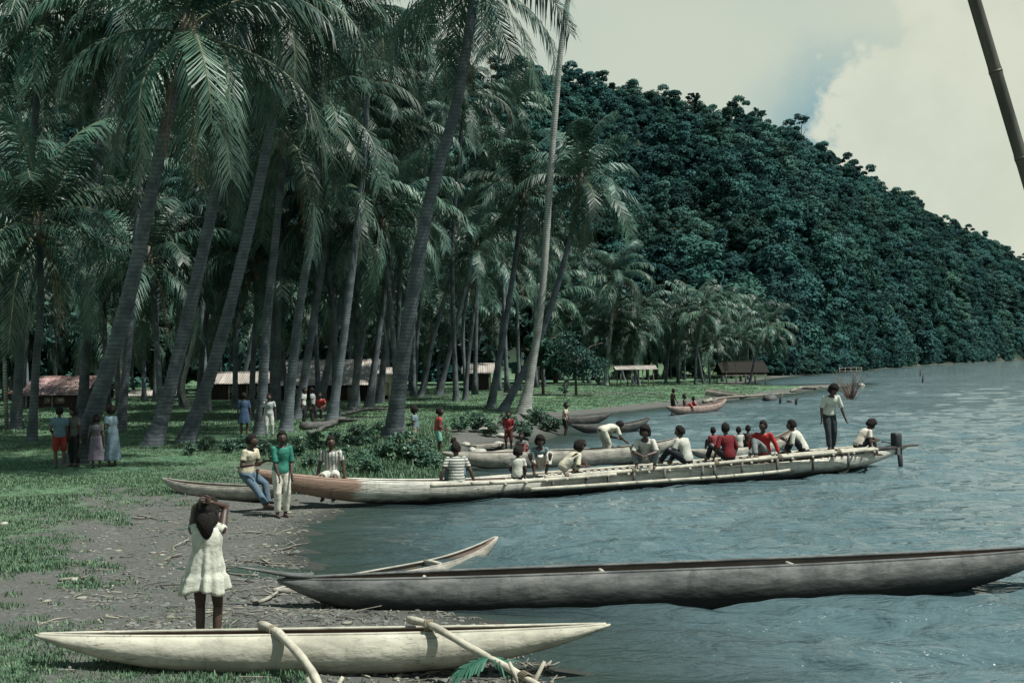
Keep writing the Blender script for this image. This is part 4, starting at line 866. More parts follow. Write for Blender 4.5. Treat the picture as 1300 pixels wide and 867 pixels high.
def hut(label, x0, x1, Y, depth, base_z, eave_z, ridge_z, roofm, wallm, over=.5, wins=(), yaw=0.0, sheet=.9, stilts=0.0, walls=True, posts=4, fascia=None, ridge_f=.5, name='village_hut'):
    L = x1 - x0; o = empty(name, ((x0 + x1) / 2, Y + depth / 2, base_z), yaw); tag(o, label, 'hut')
    hx = L / 2; hy = depth / 2; ez = eave_z - base_z; rz_ = ridge_z - base_z; ry = -hy + depth * ridge_f
    if walls:
        # front wall in bays so that the windows are true openings
        cuts = sorted([(a * hx, b * hx, c * ez, d * ez) for a, b, c, d in wins]); xprev = -hx; mb = MB(); t = .05
        def panel(a, b, z0, z1):
            if b - a > .01 and z1 - z0 > .01: mb.box(((a + b) / 2, -hy, (z0 + z1) / 2), ((b - a) / 2, t, (z1 - z0) / 2))
        for a, b, c, d in cuts: panel(xprev, a, stilts, ez); panel(a, b, stilts, c); panel(a, b, d, ez); xprev = b
        panel(xprev, hx, stilts, ez)
        mb.box((0, hy, (ez + stilts) / 2), (hx, t, (ez - stilts) / 2))
        mb.build('wall', wallm, o, smooth=False)
        for sx in (-1, 1):
            mb = MB(); x = sx * (hx - t * 2)
            V = [[x, -hy + t, stilts], [x, hy - t, stilts], [x, hy - t, ez], [x, ry, rz_ - .12], [x, -hy + t, ez]]; V2 = [[a - sx * .06, b, c] for a, b, c in V]
            mb.add(V + V2, [(0, 1, 2, 3, 4), (9, 8, 7, 6, 5)] + [(i, (i + 1) % 5, 5 + (i + 1) % 5, 5 + i) for i in range(5)]); mb.build('gable_wall', wallm, o, smooth=False)
        for a, b, c, d in cuts:
            mb = MB(); fr = .035
            for p, q in (((a, c), (b, c)), ((a, d), (b, d)), ((a, c), (a, d)), ((b, c), (b, d))):
                mb.beam((p[0], -hy - .06, p[1]), (q[0] + 1e-4, -hy - .06, q[1]), fr * 2, fr * 2)
            mb.build('window_frame', POSTM, o, smooth=False)
            mb = MB(); mb.box(((a + b) / 2, -hy + .06, (c + d) / 2 + (d - c) * .12), ((b - a) / 2 * .92, .012, (d - c) / 2 * .7)); mb.build('shutter', WALLPALE, o, smooth=False)
    for i in range(posts):
        x = -hx + .06 + (L - .12) * i / (posts - 1)
        for y in (-hy - over * .55, hy + over * .3):
            mb = MB(); mb.tube([(x, y, -.3), (x + .02, y, ez - .02)], .06, 7); mb.build('post', POSTM, o)
    if stilts:
        mb = MB(); mb.box((0, 0, stilts), (hx + .1, hy + .3, .05)); mb.build('floor_deck', TIMBER, o, smooth=False)
    fdy = (ry + hy + over); fl = math.hypot(fdy, rz_ - ez); bdy = hy + over - ry; bl = math.hypot(bdy, rz_ - ez)
    n = max(2, int((L + .8) / sheet)); wd = (L + .8) / n
    mf = sheet_mesh(wd * 1.02, fl, roofm); mbk = sheet_mesh(wd * 1.02, bl, roofm)
    for i in range(n):
        x = -hx - .4 + wd * (i + .5); dz = .004 * (i % 2)
        f = link('roof_sheet', mf, o, (x, -hy - over, ez + dz)); f.rotation_euler = (math.atan2(rz_ - ez, fdy), 0, 0)
        f = link('roof_sheet', mbk, o, (x, hy + over, ez + dz)); f.rotation_euler = (math.atan2(rz_ - ez, bdy), 0, math.pi)
    mb = MB(); mb.tube([(-hx - .42, ry, rz_ + .01), (hx + .42, ry, rz_ + .01)], .07, 8); mb.build('ridge_cap', roofm, o)
    if fascia:
        mb = MB(); mb.box((0, -hy - over - .02, ez - .05), (hx + .4, .015, .07)); mb.build('fascia_board', fascia, o, smooth=False)
    return o
def hut_px(px0, px1, Y, y_base, y_eave, y_ridge, label, depth, **kw):
    a = at(px0, y_base, Y); b = at(px1, y_base, Y); m_ = (px0 + px1) / 2
    ov = kw.get('over', .5)
    return hut(label, a[0], b[0], Y, depth, min(gz(a[0], Y), a[2] + .6) - .05, at(m_, y_eave, Y - ov)[2], at(m_, y_ridge, Y + depth * kw.get('ridge_f', .5))[2], kw.pop('roofm'), kw.pop('wallm'), **kw)
hut_px(30, 96, 72, 523, 502, 479, 'small dark hut with rusty reddish iron roof at far left', 4.4, roofm=RUST, wallm=WALLDARK, wins=((-.3, -.12, .45, .8), (.1, .4, .45, .8)), posts=3, sheet=.62, ridge_f=.62, yaw=R(6))
hut_px(18, 120, 86, 520, 497, 487, 'low hut with pink fascia board behind the rusty-roofed hut', 4.0, roofm=RUST, wallm=WALLDARK, wins=((.35, .5, .3, .8), (.6, .75, .3, .8)), posts=4, fascia=FASCIA)
hut_px(268, 362, 84, 512, 487, 473, 'low open-sided hut with pale roof adjoining the long hut on its left', 3.6, roofm=PALEROOF, wallm=WALLDARK, wins=((-.5, -.3, .3, .85), (.2, .4, .3, .85)), posts=5)
hut_px(356, 474, 80, 515, 489, 458, 'long dark-walled hut with big pale sunlit iron roof behind the palm trunks', 6.0, roofm=PALEROOF, wallm=WALLDARK, wins=((-.7, -.5, .3, .8), (.45, .6, .2, .85)), posts=5, over=.8)
hut_px(478, 500, 77, 513, 476, 468, 'narrow white-walled shed at the right end of the long hut', 3.0, roofm=PALEROOF, wallm=WALLPALE, posts=2, wins=((-.2, .4, .1, .7),), over=.25)
hut_px(592, 622, 104, 494, 474, 462, 'small hut with pale roof beyond the lawn, left of the slender palm', 4.0, roofm=PALEROOF, wallm=WALLDARK, posts=3)
hut_px(787, 830, 112, 488, 469, 465, 'open shelter with flat pale roof at the back of the far lawn', 3.5, roofm=PALEROOF, wallm=WALLDARK, walls=False, posts=4)
hut_px(165, 222, 95, 514, 502, 496, 'low pale-roofed shelter between the leaning palms at left', 3.0, roofm=PALEROOF, wallm=WALLPALE, walls=False, posts=4)
p = on_z(946, 488.5); Yh = p[1] + 3
hut_px(921, 972, Yh, 489, 473, 459, 'dark thatched stilt hut at the water edge behind the spit', 5.5, roofm=THATCH, wallm=WALLDARK, stilts=1.0, posts=5, over=.3)
# pale utility post at the left edge
g = G(9, 545); o = empty('lamp_post', g); tag(o, 'thin pale upright post at the left edge of the picture', 'post'); tp = at(2, 362, g[1]) - g
mb = MB(); mb.tube([(0, 0, -.3), tp * .5, tp], [.085, .075, .06], 9); mb.build('pole', PALEBARK, o)
mb = MB(); mb.beam(tp + [-.4, 0, -.1], tp + [.4, 0, -.1], .09, .09); mb.build('crossarm', TIMBER, o, smooth=False)

# ------------------------------------------------------------------ people
TS = bpy.data.scenes.new('scratch')
def remesh(mb, voxel, mats, name, it=3):
    ob = bpy.data.objects.new('scratch', mb.mesh('scratch', mats, True)); TS.collection.objects.link(ob)
    a = ob.modifiers.new('r', 'REMESH'); a.mode = 'VOXEL'; a.voxel_size = voxel; a.use_smooth_shade = True
    if it: b = ob.modifiers.new('s', 'SMOOTH'); b.factor = .5; b.iterations = it
    vl = TS.view_layers[0]; vl.update(); dg = vl.depsgraph
    me = bpy.data.meshes.new_from_object(ob.evaluated_get(dg), depsgraph=dg); me.name = name
    old = ob.data; bpy.data.objects.remove(ob); bpy.data.meshes.remove(old); return me
SKIN = pbr('skin', (0.040, 0.024, 0.018), (0.062, 0.037, 0.027), scale=3, rough=.5, spec=.4)
HAIR = pbr('hair', (0.008, 0.007, 0.007), (0.016, 0.014, 0.013), scale=30, rough=.9, spec=.15, bump=1.0, bscale=60)
EYE = pbr('eye_white', (0.5, 0.48, 0.44), rough=.3)
CL = {}
def cloth(c, pat=None):
    key = (c, pat)
    if key in CL: return CL[key]
    c = tuple(c); dk = tuple(x * .72 for x in c)
    def ex(nt, tc, co, col, b):
        if pat == 'stripe':
            wv = N(nt, 'ShaderNodeTexWave', wave_type='BANDS', bands_direction='Z', i_Scale=5.2, i_Distortion=.6, i_Detail=1.0); lk(nt, tc.outputs['Object'], wv.inputs['Vector'])
            return mixc(nt, mrange(nt, wv.outputs['Fac'], .55, .75), col, (.07, .085, .10))
        if pat == 'vstripe':
            wv = N(nt, 'ShaderNodeTexWave', wave_type='BANDS', bands_direction='X', i_Scale=4.5, i_Distortion=.4, i_Detail=1.0); lk(nt, tc.outputs['Object'], wv.inputs['Vector'])
            return mixc(nt, mrange(nt, wv.outputs['Fac'], .7, .85), col, (.10, .11, .14))
        if pat == 'print':
            vo = N(nt, 'ShaderNodeTexNoise', i_Scale=14.0, i_Detail=2.0); lk(nt, tc.outputs['Object'], vo.inputs['Vector'])
            return mixc(nt, mrange(nt, vo.outputs[0], .55, .70, 0, .35), col, (.18, .23, .22))
        return col
    CL[key] = pbr('cloth_%d' % len(CL), c, dk, scale=5, rough=.9, spec=.1, bump=.8, bscale=10, bdist=.02, extra=ex if pat else None)
    return CL[key]
def ik(a, t, l1, l2, pole):
    a = np.asarray(a, float); t = np.asarray(t, float); d = t - a; L = np.linalg.norm(d); L2 = min(max(L, abs(l1 - l2) + .02), l1 + l2 - .004); d = d / (L + 1e-9); t = a + d * L2
    x = (l1 * l1 - l2 * l2 + L2 * L2) / (2 * L2); h = math.sqrt(max(l1 * l1 - x * x, 0)); p = np.asarray(pole, float); p = p - d * np.dot(p, d); p /= np.linalg.norm(p) + 1e-9
    return a + d * x + p * h, t
def person(label, loc, yaw, h, pelvis=(0, 0, .93), lean=0, hunch=8, twist=0, hands=None, feet=None, elbow=None, knee=None, head=(0, 0), top=None, tpat=None, sleeve=.62, bottom=None, blen=.95, bpat=None, skirt=None, dress=None, hair='short', female=False, vox=.017, kid=False, toe=0.0, group=None, hem=0.0, headk=1.0, detail=True):
    yaw = R(yaw); s_ = h / 1.7; pel = np.array(pelvis, float)
    hk = (1.24 if kid else 1.10) * headk
    # spine
    sp = [pel.copy()]; nS = 6; ang = lean
    for i in range(nS):
        a = R(lean + hunch * (i + .5) / nS * 2); sp.append(sp[-1] + np.array([0, math.sin(a), math.cos(a)]) * .50 / nS)
    def spine(t):
        x = min(max(t, -.3), 1.0) * nS
        if x < 0: d = sp[1] - sp[0]; return sp[0] + d * x, d / np.linalg.norm(d)
        i = min(int(x), nS - 1); d = sp[i + 1] - sp[i]; return sp[i] + d * (x - i), d / np.linalg.norm(d)
    def lat(t): a = R(twist) * min(max(t, 0), 1); return np.array([math.cos(a), math.sin(a), 0])
    fw = .93 if female else 1.0
    ST = [(-.20, .130, .105), (-.10, .155, .118), (.05, .165, .122), (.22, .150, .108), (.42, .138 * fw, .100), (.62, .158 * fw, .114), (.80, .168 * fw, .110), (.91, .150 * fw, .092), (.97, .095, .075), (1.0, .060, .062)]
    def torso(mb, t0, t1, inf, n=18):
        rings = []
        ts = [t0] + [a for a, _, _ in ST if t0 < a < t1] + [t1]
        for t in ts:
            w_ = np.interp(t, [a for a, _, _ in ST], [b for _, b, _ in ST]) + inf; d_ = np.interp(t, [a for a, _, _ in ST], [c for _, _, c in ST]) + inf
            c, ax = spine(t); x = lat(t); y = np.cross(ax, x); y /= np.linalg.norm(y)
            rings.append([c + x * w_ * math.cos(a) + y * d_ * math.sin(a) for a in np.linspace(0, 2 * math.pi, n, endpoint=False)])
        mb.ring_loft(rings)
    sc_, sd_ = spine(.90); lx = lat(1)
    sh = [sc_ - lx * .178 * fw, sc_ + lx * .178 * fw]; hp = [pel + np.array([-.088, 0, -.02]), pel + np.array([.088, 0, -.02])]
    hands = hands or [(-.26, .04, .78), (.26, .04, .78)]; feet = feet or [(-.11, 0, .075), (.11, .02, .075)]
    elbow = elbow or [(-.5, -1, 0), (.5, -1, 0)]; knee = knee or [(-.15, 1, .1), (.15, 1, .1)]
    EL = []; WR = []; KN = []; AN = []
    for i in (0, 1):
        e, wr = ik(sh[i], hands[i], .29, .26, elbow[i]); EL.append(e); WR.append(wr)
        k, an = ik(hp[i], feet[i], .43, .42, knee[i]); KN.append(k); AN.append(an)
    neck, nd = spine(1.0); hpit, hyaw = R(head[0]), R(head[1])
    hd = np.array([0, math.sin(hpit * .8), math.cos(hpit * .8)]); HC = neck + hd * (.030 + .115 * hk) + np.array([0, .018, 0])
    mb = MB(); torso(mb, -.20, 1.0, 0)
    mb.tube([neck - nd * .08, neck + hd * .07, HC - hd * .03], [.062, .054, .054], 10)
    for i in (0, 1):
        mb.tube([sh[i], EL[i], WR[i]], [.054, .041, .029], 10, rnd=True); mb.tube([sh[i] + (EL[i] - sh[i]) * .1, (sh[i] + EL[i]) / 2, EL[i]], [.055, .050, .040], 10, rnd=True)
        mid = EL[i] * .7 + WR[i] * .3; mb.tube([EL[i], mid, WR[i]], [.040, .041, .027], 10, rnd=True)
        mb.tube([hp[i], (hp[i] + KN[i]) / 2, KN[i]], [.088, .078, .056], 12, rnd=True)
        cf = KN[i] * .66 + AN[i] * .34; mb.tube([KN[i], cf, AN[i]], [.056, .056, .037], 12, rnd=True)
        fd = rotz(R(toe) * (1 if i == 0 else -1)) @ np.array([0, 1.0, 0]); hl = AN[i] - fd * .05 + [0, 0, -.035]
        mb.tube([hl, AN[i] + fd * .08 + [0, 0, -.040], AN[i] + fd * .165 + [0, 0, -.052]], [.040, .040, .026], 10, rnd=True, sq=.85)
    me = remesh(mb, vox, [SKIN, EYE], 'person')
    # head with features, hands with fingers: dense pieces joined to the same mesh
    b2 = MB(); Rh = rotz(hyaw) @ rotx(-hpit)
    def face(v):
        x, y, z = v[:, 0], v[:, 1], v[:, 2]; o = v.copy()
        jaw = np.clip((-z - .1) / .9, 0, 1); o[:, 0] *= 1 - .34 * jaw; o[:, 1] *= np.where(y > 0, 1 - .10 * jaw, 1 - .30 * jaw)
        g = lambda cx, cz, sx, sz: np.exp(-((x - cx) / sx) ** 2 - ((z - cz) / sz) ** 2) * (y > 0)
        o[:, 1] += .26 * g(0, -.20, .15, .17) + .10 * g(0, .02, .10, .25) + .10 * g(0, -.52, .26, .08) + .08 * g(0, -.64, .22, .06) + .10 * g(0, .22, .55, .10) - .12 * g(.36, .06, .17, .11) - .12 * g(-.36, .06, .17, .11) + .10 * g(0, -.92, .25, .14)
        return o
    hr = np.array([.078, .098, .118]) * hk
    if detail: b2.ell(HC, hr, Rh, 28, 22, fn=face)
    else: b2.ell(HC, hr, Rh, 14, 12, fn=face)
    for sx in (-1, 1): b2.ell(HC + Rh @ np.array([sx * hr[0] * .99, -.01, -.008]), (.012, .026, .034), Rh, 8, 6)
    for sx in (-1, 1): b2.ell(HC + Rh @ np.array([sx * .030 * hk, hr[1] * .83, .008 * hk]), (.012, .008, .008), Rh, 8, 6, mat=1)
    for i in (0, 1):
        fdir = WR[i] - EL[i]; fdir /= np.linalg.norm(fdir); sg = -1 if i == 0 else 1
        inw = -np.cross(fdir, [0, 1.0, 0]) * sg
        ref = np.array([0, 1.0, 0]) if abs(fdir[1]) < .75 else np.array([0, 0, 1.0])
        ac = ref - fdir * np.dot(ref, fdir); ac /= np.linalg.norm(ac); pn = np.cross(fdir, ac) * sg; pn = -pn     # across the palm, palm normal
        W = WR[i]; pc = W + fdir * .050
        b2.ell(pc, (.050, .038, .016), np.stack([fdir, ac, pn], 1), 12, 8)
        for q, ln in enumerate((.068, .080, .075, .058)):
            r0 = pc + fdir * .036 + ac * (.028 - .018 * q); m1 = r0 + fdir * ln * .5 - pn * .008; m2 = m1 + fdir * ln * .42 - pn * .026
            b2.tube([r0 - fdir * .015, m1, m2], [.0092, .0085, .0065], 6, rnd=True)
        t0 = W + fdir * .022 + ac * .030; t1 = t0 + fdir * .030 + ac * .024 - pn * .006; t2 = t1 + fdir * .030 + ac * .006 - pn * .012; b2.tube([t0, t1, t2], [.0115, .010, .0075], 6, rnd=True)
    bm = b2.mesh('x', [SKIN, EYE])
    import bmesh
    bb = bmesh.new(); bb.from_mesh(me); bb.from_mesh(bm); bb.to_mesh(me); bb.free(); bpy.data.meshes.remove(bm)
    me.materials.clear(); me.materials.append(SKIN); me.materials.append(EYE)
    o = link('person', me, None, loc, yaw, s_); tag(o, label, 'person', group)
    # hair
    hb = MB(); r = np.random.default_rng(int(abs(loc[0] * 977 + loc[1] * 131)) % 99999)
    ht = {'short': .018, 'bush': .045, 'long': .035}[hair] * (hk ** .5)
    def hs(v):
        o_ = v.copy(); x, y, z = v[:, 0], v[:, 1], v[:, 2]; front = np.clip((y - .15) / .5, 0, 1) * np.clip((.62 - z) / .3, 0, 1); low = np.clip((-z - .45) / .3, 0, 1)
        k = 1 - .42 * np.maximum(front, low * .9); k += r.normal(0, .03 + ht * .5, len(v)); return o_ * k[:, None]
    hb.ell(HC + Rh @ np.array([0, -.010, .014]), hr + ht, Rh, 22, 16, fn=hs)
    if hair == 'long':
        hb.tube(bez([HC + Rh @ np.array([0, -.07, .03]), HC + Rh @ np.array([0, -.13, -.10]), HC + Rh @ np.array([.01, -.145, -.21]), HC + Rh @ np.array([.014, -.13, -.33])], 8), [.07, .11, .115, .11, .095, .078, .055, .02], 12, sq=.6)
        for sx in (-1, 1): hb.tube([HC + Rh @ np.array([sx * .06, -.03, .02]), HC + Rh @ np.array([sx * .085, -.06, -.10]), HC + Rh @ np.array([sx * .05, -.11, -.22])], [.06, .055, .02], 10)
    hb.build('hair', HAIR, o)
    # clothes
    if top and not dress:
        mb = MB(); torso(mb, -.12 + hem, .965, .017)
        for i in (0, 1):
            e = sh[i] + (EL[i] - sh[i]) * min(sleeve, 1.0); inn = sh[i] - (EL[i] - sh[i]) * .02 + (sc_ - sh[i]) * .25
            pts = [inn, sh[i], e]; rd = [.058, .062, .064 if sleeve <= 1 else .054]
            if sleeve > 1: pts.append(EL[i] + (WR[i] - EL[i]) * (sleeve - 1)); rd.append(.046)
            mb.tube(pts, rd, 12)
            mb.ell(sh[i], (.061, .061, .060), None, 10, 8)
        link('blouse' if female else 'shirt', remesh(mb, vox, cloth(top, tpat), 'shirt', 2), o)
    if bottom:
        mb = MB(); torso(mb, -.20, .24, .013)
        for i in (0, 1):
            pts = [hp[i] + (pel - hp[i]) * .2, (hp[i] + KN[i]) / 2]; rd = [.106, .098]
            if blen < .5: pts[1] = hp[i] + (KN[i] - hp[i]) * blen * 2; rd[1] = .098
            elif blen <= .55: pts.append(KN[i]); rd.append(.082)
            else:
                pts.append(KN[i]); rd.append(.078); pts.append(KN[i] + (AN[i] - KN[i]) * (blen - .5) * 2); rd.append(.068)
            mb.tube(pts, rd, 12); mb.ell(hp[i], (.104, .104, .104), None, 10, 8)
        link('trousers' if blen > .7 else 'shorts', remesh(mb, vox, cloth(bottom, bpat), 'trousers', 2), o)
    if skirt:
        mb = MB(); torso(mb, -.20, .26, .02); col, zl = skirt
        if pel[2] > .6:
            rings = []
            for t in np.linspace(0, 1, 9):
                z = pel[2] + .06 - (pel[2] + .06 - zl) * t; w_ = .175 + .085 * t; d_ = .135 + .07 * t
                rings.append([np.array([pel[0], pel[1], 0]) + [w_ * math.cos(a) * (1 + .05 * t * math.sin(7 * a)), d_ * math.sin(a) * (1 + .07 * t * math.sin(7 * a + 1)), z] for a in np.linspace(0, 2 * math.pi, 30, endpoint=False)])
            mb.ring_loft(rings)
        else:
            for i in (0, 1): mb.tube([hp[i], KN[i], KN[i] + (AN[i] - KN[i]) * .55], [.11, .10, .09], 12)
            mb.tube([(hp[0] + hp[1]) / 2, (KN[0] + KN[1]) / 2], [.10, .08], 10)
        link('skirt', remesh(mb, vox, cloth(col), 'skirt', 2), o)
    if dress:
        col, zl, pat = dress; rings = []; zt = sc_[2] - .0
        n = 60; mb = MB()
        for t in np.linspace(0, 1, 22):
            z = zt + .035 - (zt + .035 - zl) * t; tt_ = (z - pel[2]) / (zt - pel[2] + 1e-6)
            c, _ = spine(max(tt_, -.2) * .9); c = np.array([c[0], c[1], z + 0.0])
            w_ = .142 + .070 * max(t - .18, 0) ** 1.1; d_ = .110 + .10 * max(t - .15, 0) ** 1.1
            sw = float(np.interp(tt_ * .9, [a for a, _, _ in ST], [b for _, b, _ in ST])) + .016; sdp = float(np.interp(tt_ * .9, [a for a, _, _ in ST], [c_ for _, _, c_ in ST])) + .018
            w_ = max(w_, sw) if tt_ > -.1 else w_ + .025; d_ = max(d_, sdp) if tt_ > -.1 else d_ + .02
            f_ = .30 * max(t - .12, 0)
            ring = []
            for a in np.linspace(0, 2 * math.pi, n, endpoint=False):
                k = 1 + f_ * (math.sin(8 * a + 1.2 * t) * .6 + math.sin(13 * a + 2) * .4)
                flare = .10 * max(t - .3, 0) * math.exp(-((a - 3.6) / .7) ** 2)
                zz = .035 * max(t - .75, 0) * 4 * math.sin(3 * a + .7)
                ring.append(c + [(w_ + flare) * k * math.cos(a), (d_ + flare) * k * math.sin(a), zz])
            rings.append(ring)
        mb.ring_loft(rings, cap=False)
        d_o = mb.build('dress', cloth(col, pat), o); sd2 = d_o.modifiers.new('solid', 'SOLIDIFY'); sd2.thickness = .006
        mb = MB()
        for i in (0, 1): mb.tube([sh[i] + (sc_ - sh[i]) * .5 + [0, 0, .03], sh[i] + [0, 0, .01], sh[i] + (EL[i] - sh[i]) * .10], [.058, .064, .060], 12)
        mb.build('sleeve', cloth(col, pat), o)
    return o
WHITE = (.42, .42, .37); CREAMC = (.43, .41, .31); OFFW = (.37, .38, .34); NAVY = (.018, .020, .026); DARKT = (.020, .022, .024); DENIM = (.075, .115, .150); TEALG = (.035, .165, .125); RED = (.30, .030, .028); MAROON = (.12, .018, .022); GREY = (.16, .18, .18); BLUEG = (.12, .17, .19); BLUE = (.035, .065, .11)

# the girl with her hands behind her head
g = G(264, 826); person('girl in a white flared dress seen from behind, hands on her head', g, 4, 1.50, hands=[(-.05, -.03, 1.70), (.055, -.04, 1.70)], elbow=[(-.42, .9, .0), (.42, .9, .0)], lean=-2, hunch=4, head=(6, 0), feet=[(-.085, 0, .075), (.09, .03, .075)], dress=((.46, .47, .41), .68, 'print'), hair='long', kid=True, headk=.95, vox=.011, female=True, pelvis=(0, 0, .93))
# by the bow of the passenger canoe
g = on_z(313, 604, .76); person('person in pale yellow shirt and jeans perched on the canoe bow', on_axis(312, -.05, .72), -118, 1.62, pelvis=(0, 0, .12), lean=4, hunch=10, hands=[(-.10, .34, .34), (.12, .30, .30)], feet=[(-.12, .46, -.52), (.06, .62, -.58)], knee=[(-.2, 1, .5), (.2, 1, .5)], top=CREAMC, bottom=DENIM, head=(8, 10), vox=.014, sleeve=.6)
g = G(357, 656); person('woman in green blouse and cream trousers standing on the beach', g, -152, 1.62, lean=0, hands=[(-.17, .16, .86), (.10, .20, .82)], top=TEALG, bottom=(.46, .46, .40), female=True, head=(4, -10), vox=.014, sleeve=.95, feet=[(-.09, 0, .075), (.09, .05, .075)], hem=.02)
person('man in white shirt with dark stripes sitting on the far side of the passenger canoe', on_axis(420, .42, .56), 178, 1.65, pelvis=(0, 0, .12), lean=2, hunch=6, hands=[(-.30, .10, .02), (.30, .12, .02)], feet=[(-.12, .45, -.35), (.12, .42, -.35)], top=WHITE, tpat='vstripe', bottom=(.40, .40, .36), blen=.45, head=(2, 20), vox=.014, sleeve=.6)
# passengers
person('man in horizontally striped shirt sitting with his back turned on the canoe edge', on_axis(578, -.22, .33), 8, 1.74, pelvis=(0, 0, .10), lean=-2, hunch=12, hands=[(-.36, -.02, .02), (.40, .02, .0)], feet=[(-.15, .5, -.10), (.15, .5, -.10)], top=(.46, .46, .40), tpat='stripe', bottom=DENIM, head=(6, 0), vox=.014, sleeve=.62)
person('small child in white T-shirt sitting with back turned beside the woman with bushy hair', on_axis(655, -.30, .40), -12, 1.25, pelvis=(0, 0, .11), lean=-2, hunch=14, hands=[(-.16, .30, .15), (.18, .26, .12)], feet=[(-.15, .42, .05), (.15, .40, .05)], knee=[(-.3, .3, 1), (.3, .3, 1)], top=WHITE, bottom=NAVY, blen=.5, kid=True, vox=.014, hair='bush', head=(10, 0))
person('woman with bushy hair in grey-blue blouse and white skirt squatting in the canoe', on_axis(682, .22, .44), -172, 1.56, pelvis=(0, 0, .20), lean=14, hunch=16, hands=[(-.10, .46, .26), (.14, .48, .24)], feet=[(-.15, .24, .06), (.15, .26, .06)], knee=[(-.45, .8, .8), (.45, .8, .8)], top=BLUEG, skirt=((.48, .47, .42), .2), female=True, hair='bush', head=(16, 0), vox=.014)
person('person in cream clothes bent forward, facing right, in the middle of the canoe', on_axis(714, -.05, .42), -72, 1.55, pelvis=(0, 0, .18), lean=38, hunch=14, hands=[(-.14, .52, .22), (.16, .50, .18)], feet=[(-.13, .32, .06), (.13, .30, .06)], knee=[(-.3, .6, 1), (.3, .6, 1)], top=CREAMC, bottom=(.44, .43, .36), head=(10, 10), vox=.014, sleeve=.95, hair='bush')
person('man in open white shirt squatting and facing the shore, hands clasped', on_axis(818, -.12, .47), 172, 1.74, pelvis=(0, 0, .20), lean=16, hunch=14, hands=[(-.05, .50, .30), (.06, .50, .28)], elbow=[(-1, -.2, -.3), (1, -.2, -.3)], feet=[(-.20, .20, .06), (.20, .22, .06)], knee=[(-.6, .8, .7), (.6, .8, .7)], top=WHITE, bottom=GREY, head=(8, -12), vox=.014, sleeve=.95, hair='bush')
person('man in white printed shirt sitting with his back turned, next to the squatting man', on_axis(870, -.16, .49), 42, 1.72, pelvis=(0, 0, .11), lean=4, hunch=16, hands=[(-.20, .40, .20), (.20, .40, .20)], feet=[(-.30, .55, .05), (.10, .60, .05)], knee=[(-.6, .5, .6), (.4, .5, .6)], top=OFFW, tpat='print', bottom=NAVY, head=(8, 25), vox=.014, sleeve=.7)
person('person in dark red shirt sitting with back turned right of the printed shirt', on_axis(923, -.14, .51), 20, 1.68, pelvis=(0, 0, .11), lean=2, hunch=12, hands=[(-.28, .20, .06), (.28, .22, .06)], feet=[(-.30, .50, .05), (.20, .55, .05)], knee=[(-.6, .5, .6), (.6, .5, .6)], top=MAROON, bottom=DARKT, head=(4, 0), vox=.014, sleeve=.95)
person('man in bright red long-sleeved shirt sitting sideways in the canoe', on_axis(968, -.10, .54), 160, 1.68, pelvis=(0, 0, .11), lean=4, hunch=8, hands=[(-.40, .10, .04), (.30, .28, .16)], feet=[(.30, .42, .05), (.14, .46, .05)], knee=[(.3, .4, 1), (.3, .4, 1)], top=RED, bottom=GREY, head=(6, -25), vox=.014, sleeve=1.7)
person('man in white shirt with drawn-up dark trousered knees, back to the standing man', on_axis(1018, -.14, .57), 68, 1.70, pelvis=(0, 0, .11), lean=16, hunch=16, hands=[(-.12, .44, .32), (.14, .42, .30)], feet=[(-.12, .42, .05), (.12, .40, .05)], knee=[(-.1, .5, 1), (.1, .5, 1)], top=WHITE, bottom=NAVY, head=(6, 10), vox=.014, sleeve=.95)
person('man in white shirt and dark trousers standing in the canoe, looking down', on_axis(1052, -.02, .575), -168, 1.72, lean=10, hunch=10, pelvis=(0, -.04, .93), hands=[(-.34, .16, .82), (.32, .20, .84)], top=(.46, .48, .43), bottom=(.035, .042, .048), head=(38, 5), vox=.014, sleeve=.95, feet=[(-.10, -.06, .075), (.08, .12, .075)], hem=.10, hair='bush')
person('person in pale shirt and dark shorts hunched over knees beside the outboard motor', on_axis(1088, -.06, .585), -78, 1.62, pelvis=(0, 0, .11), lean=18, hunch=18, hands=[(-.12, .46, .22), (.14, .44, .22)], feet=[(-.12, .46, -.10), (.12, .48, -.12)], knee=[(-.1, .6, .8), (.1, .6, .8)], top=(.48, .44, .38), bottom=NAVY, blen=.5, head=(40, 0), vox=.014, sleeve=.62, hair='bush')
# in the canoes behind
def c6p(px, off, z):
    A = on_z(560, 597); B = on_z(866, 584); D = (B - A) / np.linalg.norm(B - A); a = A + np.array([-D[1], D[0], 0]) * off; k = (px - 650) / F; s_ = (k * a[1] - a[0]) / (D[0] - k * D[1]); q = a + D * s_; q[2] = z; return q
person('person in pale clothes bending double over the grey canoe, dark bag on arm', c6p(766, 0, .10), -60, 1.60, pelvis=(0, -.08, .90), lean=66, hunch=18, hands=[(-.12, .62, .62), (.22, .62, .55)], top=(.47, .47, .38), bottom=(.42, .42, .35), head=(70, 0), vox=.015, sleeve=.8)
person('bare-chested child whose head shows above the person in cream clothes', c6p(735, 0, .06), -100, 1.15, pelvis=(0, 0, .12), lean=4, hunch=10, hands=[(-.2, .3, .1), (.2, .3, .1)], feet=[(-.14, .45, .05), (.14, .45, .05)], bottom=NAVY, blen=.45, kid=True, vox=.017)
def c7p(px, z):
    A = on_z(872, 588); B = on_z(1010, 570); D = (B - A); k = (px - 650) / F; s_ = (k * A[1] - A[0]) / (D[0] - k * D[1]); q = A + D * s_; q[2] = z; return q
